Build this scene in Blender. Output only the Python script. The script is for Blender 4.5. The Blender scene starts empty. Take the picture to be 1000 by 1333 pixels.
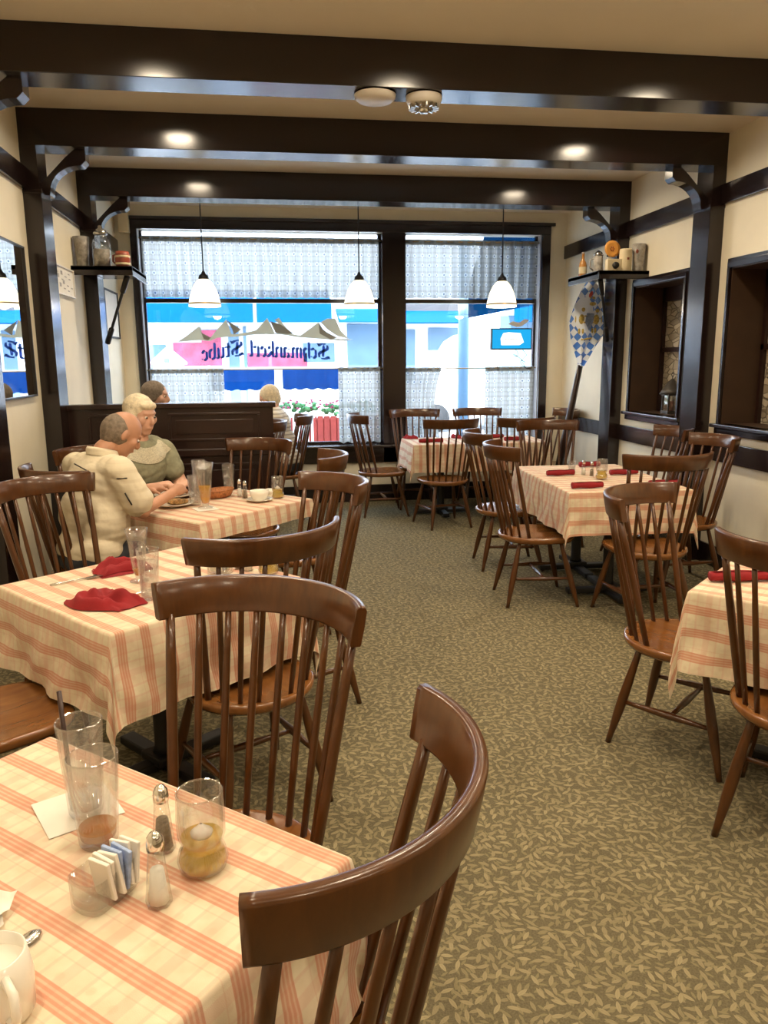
import bpy, bmesh, math, random
from mathutils import Vector, Matrix, noise
random.seed(7)
S = bpy.context.scene
COL = S.collection
PI = math.pi
# ------------------------------------------------------------------ room dimensions (metres)
XL, XR = -1.503, 3.277
YB = (4.13, 5.42, 6.925)
YW = 8.45
ZC, ZB, BD, PW = 3.112, 2.893, .213, .10
YBACK = -3.6

# ------------------------------------------------------------------ material helpers
def new_mat(name):
    m = bpy.data.materials.new(name); m.use_nodes = True
    nt = m.node_tree
    for n in list(nt.nodes): nt.nodes.remove(n)
    out = nt.nodes.new('ShaderNodeOutputMaterial')
    return m, nt, out
def N(nt, t, **kw):
    n = nt.nodes.new(t)
    for k, v in kw.items():
        if k in n.inputs: n.inputs[k].default_value = v
        else: setattr(n, k, v)
    return n
def L(nt, a, b): nt.links.new(a, b)
def ramp(nt, stops, interp='LINEAR'):
    r = nt.nodes.new('ShaderNodeValToRGB'); cr = r.color_ramp; cr.interpolation = interp
    while len(cr.elements) < len(stops): cr.elements.new(.5)
    for e, (p, c) in zip(cr.elements, stops):
        e.position = p; e.color = (c[0], c[1], c[2], 1) if not isinstance(c, (int, float)) else (c, c, c, 1)
    return r
def math_(nt, op, a, b=None):
    n = nt.nodes.new('ShaderNodeMath'); n.operation = op
    for i, v in enumerate((a, b)):
        if v is None: continue
        if isinstance(v, (int, float)): n.inputs[i].default_value = v
        else: L(nt, v, n.inputs[i])
    return n.outputs[0]
def mixc(nt, f, a, b, mode='MIX'):
    n = nt.nodes.new('ShaderNodeMix'); n.data_type = 'RGBA'; n.blend_type = mode
    for i, v in ((0, f), (6, a), (7, b)):
        if isinstance(v, (int, float)): n.inputs[i].default_value = v
        elif isinstance(v, tuple): n.inputs[i].default_value = (v[0], v[1], v[2], 1)
        else: L(nt, v, n.inputs[i])
    return n.outputs[2]
def plain(name, col, rough=.6, metal=0, var=.12, scale=8, bump=0, bscale=80, coat=0, spec=.5, trans=0, sheen=0):
    m, nt, out = new_mat(name)
    b = N(nt, 'ShaderNodeBsdfPrincipled')
    b.inputs['Roughness'].default_value = rough; b.inputs['Metallic'].default_value = metal
    b.inputs['Coat Weight'].default_value = coat; b.inputs['Coat Roughness'].default_value = .12
    b.inputs['Specular IOR Level'].default_value = spec
    b.inputs['Sheen Weight'].default_value = sheen
    tc = N(nt, 'ShaderNodeTexCoord')
    nz = N(nt, 'ShaderNodeTexNoise', Scale=scale, Detail=4.0)
    L(nt, tc.outputs['Object'], nz.inputs['Vector'])
    d = tuple(c * (1 - var) for c in col); l = tuple(min(1, c * (1 + var)) for c in col)
    r = ramp(nt, [(.3, d), (.7, l)]); L(nt, nz.outputs['Fac'], r.inputs['Fac'])
    L(nt, r.outputs['Color'], b.inputs['Base Color'])
    if bump:
        n2 = N(nt, 'ShaderNodeTexNoise', Scale=bscale, Detail=3.0); L(nt, tc.outputs['Object'], n2.inputs['Vector'])
        bp = N(nt, 'ShaderNodeBump', Strength=bump, Distance=.004); L(nt, n2.outputs['Fac'], bp.inputs['Height'])
        L(nt, bp.outputs['Normal'], b.inputs['Normal'])
    L(nt, b.outputs['BSDF'], out.inputs['Surface'])
    return m
def wood(name, dark, light, rough=.3, coat=.3, scale=(9, 9, 1.2), spec=.5, bump=.08):
    m, nt, out = new_mat(name)
    b = N(nt, 'ShaderNodeBsdfPrincipled', Roughness=rough)
    b.inputs['Coat Weight'].default_value = coat; b.inputs['Coat Roughness'].default_value = .15
    b.inputs['Specular IOR Level'].default_value = spec
    tc = N(nt, 'ShaderNodeTexCoord'); mp = N(nt, 'ShaderNodeMapping'); mp.inputs['Scale'].default_value = scale
    L(nt, tc.outputs['Object'], mp.inputs['Vector'])
    nz = N(nt, 'ShaderNodeTexNoise', Scale=2.5, Detail=6.0, Roughness=.65, Distortion=.6)
    L(nt, mp.outputs['Vector'], nz.inputs['Vector'])
    mid = tuple((a + c) / 2 for a, c in zip(dark, light))
    r = ramp(nt, [(.25, dark), (.5, mid), (.75, light)]); L(nt, nz.outputs['Fac'], r.inputs['Fac'])
    L(nt, r.outputs['Color'], b.inputs['Base Color'])
    if bump:
        bp = N(nt, 'ShaderNodeBump', Strength=bump, Distance=.002); L(nt, nz.outputs['Fac'], bp.inputs['Height'])
        L(nt, bp.outputs['Normal'], b.inputs['Normal'])
    L(nt, b.outputs['BSDF'], out.inputs['Surface'])
    return m
def thin_glass(name, tint=(1, 1, 1), amount=.06, rough=.02, edge=.8, milk=0.0):
    m, nt, out = new_mat(name)
    t = N(nt, 'ShaderNodeBsdfTransparent'); t.inputs['Color'].default_value = (*tint, 1)
    g = N(nt, 'ShaderNodeBsdfGlossy'); g.inputs['Roughness'].default_value = rough
    lw = N(nt, 'ShaderNodeLayerWeight', Blend=.35)
    f = math_(nt, 'ADD', math_(nt, 'MULTIPLY', lw.outputs['Facing'], edge * .5), amount)
    f = math_(nt, 'MINIMUM', f, .9)
    mx = N(nt, 'ShaderNodeMixShader'); L(nt, f, mx.inputs[0]); L(nt, t.outputs[0], mx.inputs[1]); L(nt, g.outputs[0], mx.inputs[2])
    last = mx
    if milk:
        d = N(nt, 'ShaderNodeBsdfDiffuse'); d.inputs['Color'].default_value = (.8, .78, .76, 1)
        m2 = N(nt, 'ShaderNodeMixShader'); m2.inputs[0].default_value = milk
        L(nt, mx.outputs[0], m2.inputs[1]); L(nt, d.outputs[0], m2.inputs[2]); last = m2
    L(nt, last.outputs[0], out.inputs['Surface'])
    return m
def liquid(name, col, dens=.55):
    m, nt, out = new_mat(name)
    t = N(nt, 'ShaderNodeBsdfTransparent'); t.inputs['Color'].default_value = (*col, 1)
    b = N(nt, 'ShaderNodeBsdfPrincipled', Roughness=.08); b.inputs['Base Color'].default_value = (*col, 1)
    mx = N(nt, 'ShaderNodeMixShader'); mx.inputs[0].default_value = dens
    L(nt, t.outputs[0], mx.inputs[1]); L(nt, b.outputs[0], mx.inputs[2]); L(nt, mx.outputs[0], out.inputs['Surface'])
    return m
def emit(name, col, st):
    m, nt, out = new_mat(name)
    e = N(nt, 'ShaderNodeEmission', Strength=st); e.inputs['Color'].default_value = (*col, 1)
    L(nt, e.outputs[0], out.inputs['Surface'])
    return m

M = {}
M['wall'] = plain('cream_plaster', (.82, .75, .59), .75, var=.04, scale=3, bump=.15, bscale=60)
M['ceiling'] = plain('ceiling_paint', (.76, .69, .58), .8, var=.03, scale=2, bump=.1, bscale=90)
M['chair'] = wood('walnut_stained_wood', (.046, .0140, .0028), (.112, .039, .0072), .28, .35, spec=.45)
M['seatwood'] = wood('saddle_seat_wood', (.13, .044, .010), (.26, .105, .026), .25, .4, scale=(9, 1.5, 9))
M['timber'] = wood('dark_timber_paint', (.0085, .0042, .0042), (.016, .0078, .0068), .19, .0, scale=(2, 6, 6), spec=.65, bump=0)
M['panel'] = wood('dark_panel_wood', (.016, .0058, .0045), (.030, .011, .008), .3, .2, scale=(2, 6, 6))
M['black'] = plain('black_iron', (.012, .011, .011), .45, var=.2)
M['chrome'] = plain('chrome_metal', (.82, .80, .76), .14, 1, var=.04)
M['steel'] = plain('cutlery_steel', (.62, .60, .56), .22, 1, var=.05)
M['napkin'] = plain('red_napkin_cotton', (.26, .008, .013), .85, var=.12, scale=20, bump=.3, bscale=400)
M['paper'] = plain('white_paper', (.80, .76, .68), .8, var=.05, scale=12)
M['china'] = plain('white_china', (.83, .79, .70), .18, var=.02, coat=.5)
M['glass'] = thin_glass('clear_tumbler_glass', (.955, .955, .95), .06, .02, .75, .035)
M['glassthick'] = thin_glass('thick_pressed_glass', (.955, .95, .93), .07, .04, .7, .02)
M['pane'] = thin_glass('window_glass', (.97, .985, 1), .03, .0, .25)
M['beer'] = liquid('amber_beer', (.92, .55, .06), .5)
M['oil'] = liquid('yellow_lamp_oil', (.86, .66, .08), .5)
M['tea'] = liquid('tea_dregs', (.72, .34, .06), .45)
M['water'] = liquid('ice_water', (.95, .95, .95), .10)
M['salt'] = plain('white_salt', (.82, .79, .72), .9, var=.05)
M['pepper'] = plain('ground_pepper', (.20, .15, .10), .9, var=.3, scale=200)
M['sweet'] = plain('blue_printed_paper', (.32, .42, .66), .7, var=.25, scale=60)
M['straw'] = plain('dark_brown_plastic', (.035, .014, .010), .3)
M['whiteplastic'] = plain('white_plastic', (.78, .74, .68), .4, var=.03)
M['brass'] = plain('aged_brass', (.45, .28, .10), .35, 1, var=.2)
M['stone'] = plain('grey_stoneware', (.34, .31, .27), .5, var=.4, scale=30)
M['creamstone'] = plain('cream_stoneware', (.72, .60, .38), .45, var=.08)
M['redband'] = plain('red_brown_glaze', (.28, .06, .03), .4, var=.2)
M['orange'] = plain('orange_painted_plate', (.74, .34, .07), .4, var=.15)
M['amberglass'] = plain('amber_bottle_glass', (.45, .20, .05), .12, var=.1)
M['bread'] = plain('bread_crust', (.60, .35, .14), .8, var=.3, scale=40)
M['basket'] = plain('woven_basket', (.36, .13, .04), .7, var=.4, scale=90, bump=.5)
M['food'] = plain('cooked_food', (.55, .34, .14), .7, var=.5, scale=60)
M['skin'] = plain('tanned_skin', (.52, .27, .17), .5, var=.10, scale=14)
M['skinpale'] = plain('fair_skin', (.66, .38, .27), .5, var=.08, scale=14)
M['greyhair'] = plain('grey_brown_hair', (.20, .155, .115), .7, var=.3, scale=60, bump=.6, bscale=200)
M['whitehair'] = plain('silver_blond_hair', (.74, .64, .46), .7, var=.2, scale=50, bump=.6, bscale=160)
M['greenshirt'] = plain('sage_green_knit', (.30, .30, .20), .85, var=.15, scale=40, bump=.3, bscale=300)
M['lace'] = plain('cream_embroidery', (.62, .58, .44), .85, var=.25, scale=150, bump=.5, bscale=300)
M['trousers'] = plain('dark_trousers', (.03, .035, .045), .85, var=.2)
M['darkline'] = plain('dark_stitching', (.03, .025, .02), .8)
M['lens'] = emit('lit_lamp_lens', (1, .80, .52), 5)
M['pewter'] = plain('dark_pewter', (.075, .065, .055), .45, .4)
M['grout'] = plain('mirror_frame_dark', (.02, .016, .013), .35)

def mk_carpet():
    m, nt, out = new_mat('leaf_pattern_carpet')
    b = N(nt, 'ShaderNodeBsdfPrincipled', Roughness=.95); b.inputs['Specular IOR Level'].default_value = .15
    tc = N(nt, 'ShaderNodeTexCoord')
    def leaves(scale, off, la, wd):
        mp = N(nt, 'ShaderNodeMapping'); mp.inputs['Location'].default_value = off; mp.inputs['Scale'].default_value = (scale, scale, 0)
        L(nt, tc.outputs['Object'], mp.inputs['Vector'])
        v = N(nt, 'ShaderNodeTexVoronoi', Scale=1.0, Randomness=.75); v.voronoi_dimensions = '2D'
        L(nt, mp.outputs[0], v.inputs['Vector'])
        sub = nt.nodes.new('ShaderNodeVectorMath'); sub.operation = 'SUBTRACT'
        L(nt, mp.outputs[0], sub.inputs[0]); L(nt, v.outputs['Position'], sub.inputs[1])
        sp = N(nt, 'ShaderNodeSeparateColor'); L(nt, v.outputs['Color'], sp.inputs[0])
        rot = N(nt, 'ShaderNodeVectorRotate'); rot.rotation_type = 'Z_AXIS'
        L(nt, sub.outputs[0], rot.inputs['Vector']); L(nt, math_(nt, 'MULTIPLY', sp.outputs[0], 6.283), rot.inputs['Angle'])
        xyz = N(nt, 'ShaderNodeSeparateXYZ'); L(nt, rot.outputs[0], xyz.inputs[0])
        ax = math_(nt, 'DIVIDE', xyz.outputs[0], la); lens = math_(nt, 'SUBTRACT', 1.0, math_(nt, 'MULTIPLY', ax, ax))
        ay = math_(nt, 'DIVIDE', math_(nt, 'ABSOLUTE', xyz.outputs[1]), wd)
        f = math_(nt, 'SUBTRACT', lens, ay)
        mask = ramp(nt, [(.48, 0), (.56, 1)]); L(nt, math_(nt, 'ADD', f, .5), mask.inputs['Fac'])
        vein = ramp(nt, [(.0, .55), (.12, 1)]); L(nt, ay, vein.inputs['Fac'])
        return mask.outputs['Color'], vein.outputs['Color'], sp.outputs[1]
    m1, v1, c1 = leaves(27, (0, 0, 0), .52, .165)
    m2, v2, c2 = leaves(29, (3.7, 1.9, 0), .48, .15)
    m3, v3, c3 = leaves(34, (7.1, 5.3, 0), .44, .13)
    nz = N(nt, 'ShaderNodeTexNoise', Scale=180.0, Detail=2.0); L(nt, tc.outputs['Object'], nz.inputs['Vector'])
    base = ramp(nt, [(.3, (.10, .085, .050)), (.7, (.16, .135, .080))]); L(nt, nz.outputs['Fac'], base.inputs['Fac'])
    c = mixc(nt, math_(nt, 'MULTIPLY', m3, .8), base.outputs['Color'], (.22, .185, .10))
    lf2 = mixc(nt, c2, (.20, .165, .09), (.27, .225, .13)); c = mixc(nt, math_(nt, 'MULTIPLY', m2, math_(nt, 'MULTIPLY', v2, .9)), c, lf2)
    lf1 = mixc(nt, c1, (.225, .185, .105), (.31, .26, .15)); c = mixc(nt, math_(nt, 'MULTIPLY', m1, v1), c, lf1)
    L(nt, c, b.inputs['Base Color'])
    bp = N(nt, 'ShaderNodeBump', Strength=.5, Distance=.004); L(nt, nz.outputs['Fac'], bp.inputs['Height']); L(nt, bp.outputs['Normal'], b.inputs['Normal'])
    L(nt, b.outputs[0], out.inputs[0]); return m
M['carpet'] = mk_carpet()

def mk_plaid():
    m, nt, out = new_mat('red_cream_plaid_cotton')
    b = N(nt, 'ShaderNodeBsdfPrincipled', Roughness=.85); b.inputs['Specular IOR Level'].default_value = .2; b.inputs['Sheen Weight'].default_value = .2
    uv = N(nt, 'ShaderNodeUVMap'); uv.uv_map = 'UVMap'
    sp = N(nt, 'ShaderNodeSeparateXYZ'); L(nt, uv.outputs[0], sp.inputs[0])
    def fr(o, per, off=0.0): return math_(nt, 'FRACT', math_(nt, 'ADD', math_(nt, 'DIVIDE', o, per), 100 + off))
    P = .083
    strong = ramp(nt, [(0, 0), (.30, 0), (.315, .95), (.36, .95), (.375, .55), (.405, .55), (.42, 1), (.465, 1), (.48, .6), (.51, .6), (.525, 1), (.57, 1), (.585, .55), (.615, .55), (.63, .95), (.675, .95), (.69, 0), (.84, 0), (.85, .22), (.87, .22), (.88, 0)], 'LINEAR')
    L(nt, fr(sp.outputs[1], P), strong.inputs['Fac'])
    weak = ramp(nt, [(0, 0), (.10, 0), (.12, .35), (.16, .35), (.18, .12), (.40, .12), (.42, .40), (.60, .40), (.62, .12), (.80, .12), (.82, .35), (.86, .35), (.88, 0)], 'LINEAR')
    L(nt, fr(sp.outputs[0], P * 1.25), weak.inputs['Fac'])
    nz = N(nt, 'ShaderNodeTexNoise', Scale=26.0, Detail=2.0); L(nt, uv.outputs[0], nz.inputs['Vector'])
    base = ramp(nt, [(.35, (.68, .58, .405)), (.65, (.76, .665, .49))]); L(nt, nz.outputs['Fac'], base.inputs['Fac'])
    c = mixc(nt, math_(nt, 'MULTIPLY', weak.outputs[0], .85), base.outputs[0], (.66, .33, .25))
    c = mixc(nt, math_(nt, 'MULTIPLY', strong.outputs[0], .72), c, (.55, .18, .10))
    # woven sprigs between the bands
    v = N(nt, 'ShaderNodeTexVoronoi', Scale=18.0, Randomness=.35); v.voronoi_dimensions = '2D'; L(nt, uv.outputs[0], v.inputs['Vector'])
    sr = ramp(nt, [(.0, .28), (.10, .22), (.15, 0)]); L(nt, v.outputs['Distance'], sr.inputs['Fac'])
    c = mixc(nt, sr.outputs[0], c, (.60, .38, .26))
    L(nt, c, b.inputs['Base Color'])
    wv = N(nt, 'ShaderNodeTexNoise', Scale=600.0); L(nt, uv.outputs[0], wv.inputs['Vector'])
    bp = N(nt, 'ShaderNodeBump', Strength=.2, Distance=.001); L(nt, wv.outputs[0], bp.inputs['Height']); L(nt, bp.outputs[0], b.inputs['Normal'])
    L(nt, b.outputs[0], out.inputs[0]); return m
M['plaid'] = mk_plaid()

def mk_curtain():
    m, nt, out = new_mat('sheer_dotted_curtain')
    uv = N(nt, 'ShaderNodeUVMap'); uv.uv_map = 'UVMap'
    sp = N(nt, 'ShaderNodeSeparateXYZ'); L(nt, uv.outputs[0], sp.inputs[0])
    def fr(o, per): return math_(nt, 'FRACT', math_(nt, 'ADD', math_(nt, 'DIVIDE', o, per), 100))
    w1 = ramp(nt, [(0, .3), (.25, .3), (.3, 0), (.45, 0), (.5, .5), (.6, .5), (.65, 0), (.8, 0), (.85, .35), (.95, .35)]); L(nt, fr(sp.outputs[0], .10), w1.inputs['Fac'])
    w2 = ramp(nt, [(0, .35), (.2, .35), (.25, 0), (.5, 0), (.55, .35), (.65, .35), (.7, 0)]); L(nt, fr(sp.outputs[1], .10), w2.inputs['Fac'])
    dens = math_(nt, 'ADD', w1.outputs[0], w2.outputs[0])
    # small flower dots
    dx = math_(nt, 'SUBTRACT', fr(sp.outputs[0], .1), .37); dy = math_(nt, 'SUBTRACT', fr(sp.outputs[1], .1), .4)
    d = math_(nt, 'SQRT', math_(nt, 'ADD', math_(nt, 'MULTIPLY', dx, dx), math_(nt, 'MULTIPLY', dy, dy)))
    dot = ramp(nt, [(.0, 1), (.09, 1), (.11, 0)]); L(nt, d, dot.inputs['Fac'])
    ring = ramp(nt, [(.10, 0), (.12, 1), (.2, 1), (.22, 0)]); L(nt, d, ring.inputs['Fac'])
    col = mixc(nt, math_(nt, 'MINIMUM', dens, 1.0), (.38, .38, .35), (.24, .225, .19))
    col = mixc(nt, ring.outputs[0], col, (.50, .50, .47)); col = mixc(nt, dot.outputs[0], col, (.16, .18, .24))
    df = N(nt, 'ShaderNodeBsdfDiffuse'); L(nt, col, df.inputs['Color'])
    tl = N(nt, 'ShaderNodeBsdfTranslucent'); L(nt, col, tl.inputs['Color'])
    tr = N(nt, 'ShaderNodeBsdfTransparent'); tr.inputs['Color'].default_value = (.95, .95, .95, 1)
    a = N(nt, 'ShaderNodeMixShader'); a.inputs[0].default_value = .55; L(nt, df.outputs[0], a.inputs[1]); L(nt, tl.outputs[0], a.inputs[2])
    c = N(nt, 'ShaderNodeMixShader'); c.inputs[0].default_value = .06; L(nt, a.outputs[0], c.inputs[1]); L(nt, tr.outputs[0], c.inputs[2])
    L(nt, c.outputs[0], out.inputs[0]); return m
M['curtain'] = mk_curtain()

def mk_shirt(name, base, stripe, per):
    m, nt, out = new_mat(name)
    b = N(nt, 'ShaderNodeBsdfPrincipled', Roughness=.85); b.inputs['Specular IOR Level'].default_value = .2
    tc = N(nt, 'ShaderNodeTexCoord'); sp = N(nt, 'ShaderNodeSeparateXYZ'); L(nt, tc.outputs['Object'], sp.inputs[0])
    f = math_(nt, 'FRACT', math_(nt, 'DIVIDE', sp.outputs[2], per))
    r = ramp(nt, [(0, stripe), (.3, stripe), (.36, base), (.94, base)]); L(nt, f, r.inputs['Fac']); L(nt, r.outputs[0], b.inputs['Base Color'])
    nz = N(nt, 'ShaderNodeTexNoise', Scale=9.0, Detail=3.0); L(nt, tc.outputs['Object'], nz.inputs['Vector'])
    bp = N(nt, 'ShaderNodeBump', Strength=.5, Distance=.02); L(nt, nz.outputs[0], bp.inputs['Height']); L(nt, bp.outputs[0], b.inputs['Normal'])
    L(nt, b.outputs[0], out.inputs[0]); return m
M['creamshirt'] = mk_shirt('cream_camp_shirt_cotton', (.74, .66, .50), (.70, .615, .46), .05)
M['stripeshirt'] = mk_shirt('striped_white_shirt', (.72, .68, .60), (.42, .38, .33), .035)
M['greyshirt'] = plain('grey_shirt', (.3, .3, .3), .85)

def mk_shade():
    m, nt, out = new_mat('lit_opal_glass')
    e = N(nt, 'ShaderNodeEmission', Strength=1.5); e.inputs['Color'].default_value = (1, .87, .62, 1)
    b = N(nt, 'ShaderNodeBsdfPrincipled', Roughness=.15); b.inputs['Base Color'].default_value = (.9, .85, .75, 1)
    ad = N(nt, 'ShaderNodeAddShader'); L(nt, e.outputs[0], ad.inputs[0]); L(nt, b.outputs[0], ad.inputs[1]); L(nt, ad.outputs[0], out.inputs[0]); return m
M['shade'] = mk_shade()
def mk_mirror():
    m, nt, out = new_mat('mirror_silver')
    b = N(nt, 'ShaderNodeBsdfPrincipled', Roughness=.01, Metallic=1.0); b.inputs['Base Color'].default_value = (.88, .9, .9, 1)
    L(nt, b.outputs[0], out.inputs[0]); return m
M['mirror'] = mk_mirror()
def mk_stone():
    m, nt, out = new_mat('fieldstone_masonry')
    b = N(nt, 'ShaderNodeBsdfPrincipled', Roughness=.9)
    tc = N(nt, 'ShaderNodeTexCoord'); mp = N(nt, 'ShaderNodeMapping'); mp.inputs['Scale'].default_value = (9, 9, 20); L(nt, tc.outputs['Object'], mp.inputs['Vector'])
    v = N(nt, 'ShaderNodeTexVoronoi', Scale=1.0); L(nt, mp.outputs[0], v.inputs['Vector'])
    v2 = N(nt, 'ShaderNodeTexVoronoi', Scale=1.0); v2.feature = 'DISTANCE_TO_EDGE'; L(nt, mp.outputs[0], v2.inputs['Vector'])
    sp = N(nt, 'ShaderNodeSeparateColor'); L(nt, v.outputs['Color'], sp.inputs[0])
    c = mixc(nt, sp.outputs[0], (.30, .24, .16), (.56, .48, .35))
    r = ramp(nt, [(.0, 0), (.06, 1)]); L(nt, v2.outputs['Distance'], r.inputs['Fac'])
    c = mixc(nt, r.outputs[0], (.20, .16, .11), c); L(nt, c, b.inputs['Base Color'])
    bp = N(nt, 'ShaderNodeBump', Strength=.8, Distance=.02); L(nt, r.outputs[0], bp.inputs['Height']); L(nt, bp.outputs[0], b.inputs['Normal'])
    L(nt, b.outputs[0], out.inputs[0]); return m
M['stonewall'] = mk_stone()
def mk_lozenge():
    m, nt, out = new_mat('blue_white_lozenge_cloth')
    b = N(nt, 'ShaderNodeBsdfPrincipled', Roughness=.8)
    uv = N(nt, 'ShaderNodeUVMap'); uv.uv_map = 'UVMap'; sp = N(nt, 'ShaderNodeSeparateXYZ'); L(nt, uv.outputs[0], sp.inputs[0])
    u = math_(nt, 'ADD', math_(nt, 'DIVIDE', sp.outputs[0], .062), 50); v = math_(nt, 'ADD', math_(nt, 'DIVIDE', sp.outputs[1], .085), 50)
    p = math_(nt, 'FLOOR', math_(nt, 'ADD', u, v)); q = math_(nt, 'FLOOR', math_(nt, 'SUBTRACT', u, v))
    k = math_(nt, 'PINGPONG', math_(nt, 'ADD', p, q), 1.0)
    ex = math_(nt, 'DIVIDE', math_(nt, 'ADD', sp.outputs[0], .01), .09); ey = math_(nt, 'DIVIDE', math_(nt, 'SUBTRACT', sp.outputs[1], .42), .165)
    k = math_(nt, 'MULTIPLY', k, math_(nt, 'GREATER_THAN', math_(nt, 'ADD', math_(nt, 'MULTIPLY', ex, ex), math_(nt, 'MULTIPLY', ey, ey)), 1.0))
    L(nt, mixc(nt, k, (.82, .86, .90), (.03, .17, .62)), b.inputs['Base Color'])
    tl = N(nt, 'ShaderNodeBsdfTranslucent'); tl.inputs['Color'].default_value = (.6, .65, .75, 1)
    mx = N(nt, 'ShaderNodeMixShader'); mx.inputs[0].default_value = .12; L(nt, b.outputs[0], mx.inputs[1]); L(nt, tl.outputs[0], mx.inputs[2])
    L(nt, mx.outputs[0], out.inputs[0]); return m
M['lozenge'] = mk_lozenge()

# ------------------------------------------------------------------ mesh helper
class B:
    def __init__(s): s.bm = bmesh.new(); s.uv = s.bm.loops.layers.uv.new('UVMap')
    def face(s, vs, smooth=True):
        try: f = s.bm.faces.new(vs); f.smooth = smooth; return f
        except ValueError: return None
    def grid(s, rows, cu=False, cv=False, smooth=True, uvf=None):
        V = [[s.bm.verts.new(p) for p in r] for r in rows]
        nr, nc = len(V), len(V[0])
        for i in range(nr if cu else nr - 1):
            for j in range(nc if cv else nc - 1):
                i2, j2 = (i + 1) % nr, (j + 1) % nc
                f = s.face([V[i][j], V[i][j2], V[i2][j2], V[i2][j]], smooth)
                if f and uvf:
                    for l, (a, b) in zip(f.loops, ((i, j), (i, j + 1), (i + 1, j + 1), (i + 1, j))): l[s.uv].uv = uvf(a, b)
        return V
    def box(s, c, size, rot=None, bevel=0, taper=None):
        x, y, z = (d / 2 for d in size); R = rot or Matrix.Identity(3); c = Vector(c)
        vs = []
        for sz in (-1, 1):
            k = 1 if (sz < 0 or not taper) else taper
            for sx, sy in ((-1, -1), (1, -1), (1, 1), (-1, 1)): vs.append(s.bm.verts.new(c + R @ Vector((sx * x * k, sy * y * k, sz * z))))
        fs = [s.face([vs[i] for i in q], False) for q in ((3, 2, 1, 0), (4, 5, 6, 7), (0, 1, 5, 4), (1, 2, 6, 5), (2, 3, 7, 6), (3, 0, 4, 7))]
        if bevel:
            es = list({e for f in fs for e in f.edges})
            bmesh.ops.bevel(s.bm, geom=es, offset=bevel, segments=2, affect='EDGES', profile=.6)
        return s
    def ext(s, x0, x1, y0, y1, z0, z1, bevel=0): return s.box(((x0 + x1) / 2, (y0 + y1) / 2, (z0 + z1) / 2), (abs(x1 - x0), abs(y1 - y0), abs(z1 - z0)), None, bevel)
    def tube(s, pts, radii, seg=10, cap=True, flat=1.0):
        pts = [Vector(p) for p in pts]
        if isinstance(radii, (int, float)): radii = [radii] * len(pts)
        rows = []; prev = None
        for i, p in enumerate(pts):
            t = (pts[min(i + 1, len(pts) - 1)] - pts[max(i - 1, 0)]).normalized()
            if prev is None: a = t.orthogonal().normalized()
            else: a = (prev - t * prev.dot(t)).normalized()
            prev = a; b = t.cross(a)
            rows.append([p + (a * math.cos(2 * PI * k / seg) + b * math.sin(2 * PI * k / seg) * flat) * radii[i] for k in range(seg)])
        V = s.grid(rows, cv=True)
        if cap: s.face(V[0][::-1]); s.face(V[-1])
        return s
    def lathe(s, prof, c=(0, 0, 0), seg=24, cap0=True, cap1=False, ell=(1, 1), wob=None):
        c = Vector(c); rows = []
        for r, z in prof:
            rows.append([c + Vector((r * math.cos(2 * PI * k / seg) * ell[0] * (wob(k, seg) if wob else 1), r * math.sin(2 * PI * k / seg) * ell[1] * (wob(k, seg) if wob else 1), z)) for k in range(seg)])
        V = s.grid(rows, cv=True)
        if cap0: s.face(V[0][::-1])
        if cap1: s.face(V[-1])
        return s
    def prism(s, poly, f, smooth=False):
        "poly: list of 2D points; f(p, side) -> 3D for side 0 / 1"
        a = [s.bm.verts.new(f(p, 0)) for p in poly]; b = [s.bm.verts.new(f(p, 1)) for p in poly]
        s.face(a[::-1], False); s.face(b, False)
        for i in range(len(poly)):
            j = (i + 1) % len(poly); s.face([a[i], a[j], b[j], b[i]], smooth)
        return s
    def ball(s, c, r, sc=(1, 1, 1), rot=None, seg=12):
        R = rot or Matrix.Identity(3); c = Vector(c); rows = []
        for i in range(seg // 2 + 1):
            th = PI * i / (seg // 2); rr = max(math.sin(th), 1e-3)
            rows.append([c + R @ Vector((rr * math.cos(2 * PI * k / seg) * r * sc[0], rr * math.sin(2 * PI * k / seg) * r * sc[1], -math.cos(th) * r * sc[2])) for k in range(seg)])
        V = s.grid(rows, cv=True); s.face(V[0][::-1]); s.face(V[-1]); return s
    def build(s, name, mat, parent=None, recalc=True):
        if recalc: bmesh.ops.recalc_face_normals(s.bm, faces=s.bm.faces)
        me = bpy.data.meshes.new(name); s.bm.to_mesh(me); s.bm.free()
        me.materials.append(M[mat] if isinstance(mat, str) else mat)
        o = bpy.data.objects.new(name, me); COL.objects.link(o)
        if parent: o.parent = parent
        return o
def tag(o, label=None, cat=None, group=None, kind=None):
    for k, v in (('label', label), ('category', cat), ('group', group), ('kind', kind)):
        if v: o[k] = v
    return o
def thing(name, label, cat, loc=(0, 0, 0), rz=0, group=None):
    o = bpy.data.objects.new(name, None); COL.objects.link(o); o.empty_display_size = .1
    o.location = loc; o.rotation_euler = (0, 0, rz)
    return tag(o, label, cat, group)
def struct(name, b, mat, label=None, parent=None):
    o = b.build(name, mat, parent)
    if not parent: tag(o, label or name.replace('_', ' '), name.rstrip('0123456789_').replace('_', ' '), kind='structure')
    return o
def dup(root, loc, rz, label, group=None):
    r = root.copy(); COL.objects.link(r); r.location = loc; r.rotation_euler = (0, 0, rz); r['label'] = label
    if group: r['group'] = group
    for ch in list(root.children):
        c = ch.copy(); COL.objects.link(c); c.parent = r
        for g in list(ch.children):
            d = g.copy(); COL.objects.link(d); d.parent = c
    return r
def lerp(a, b, t): return a + (b - a) * t

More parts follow.
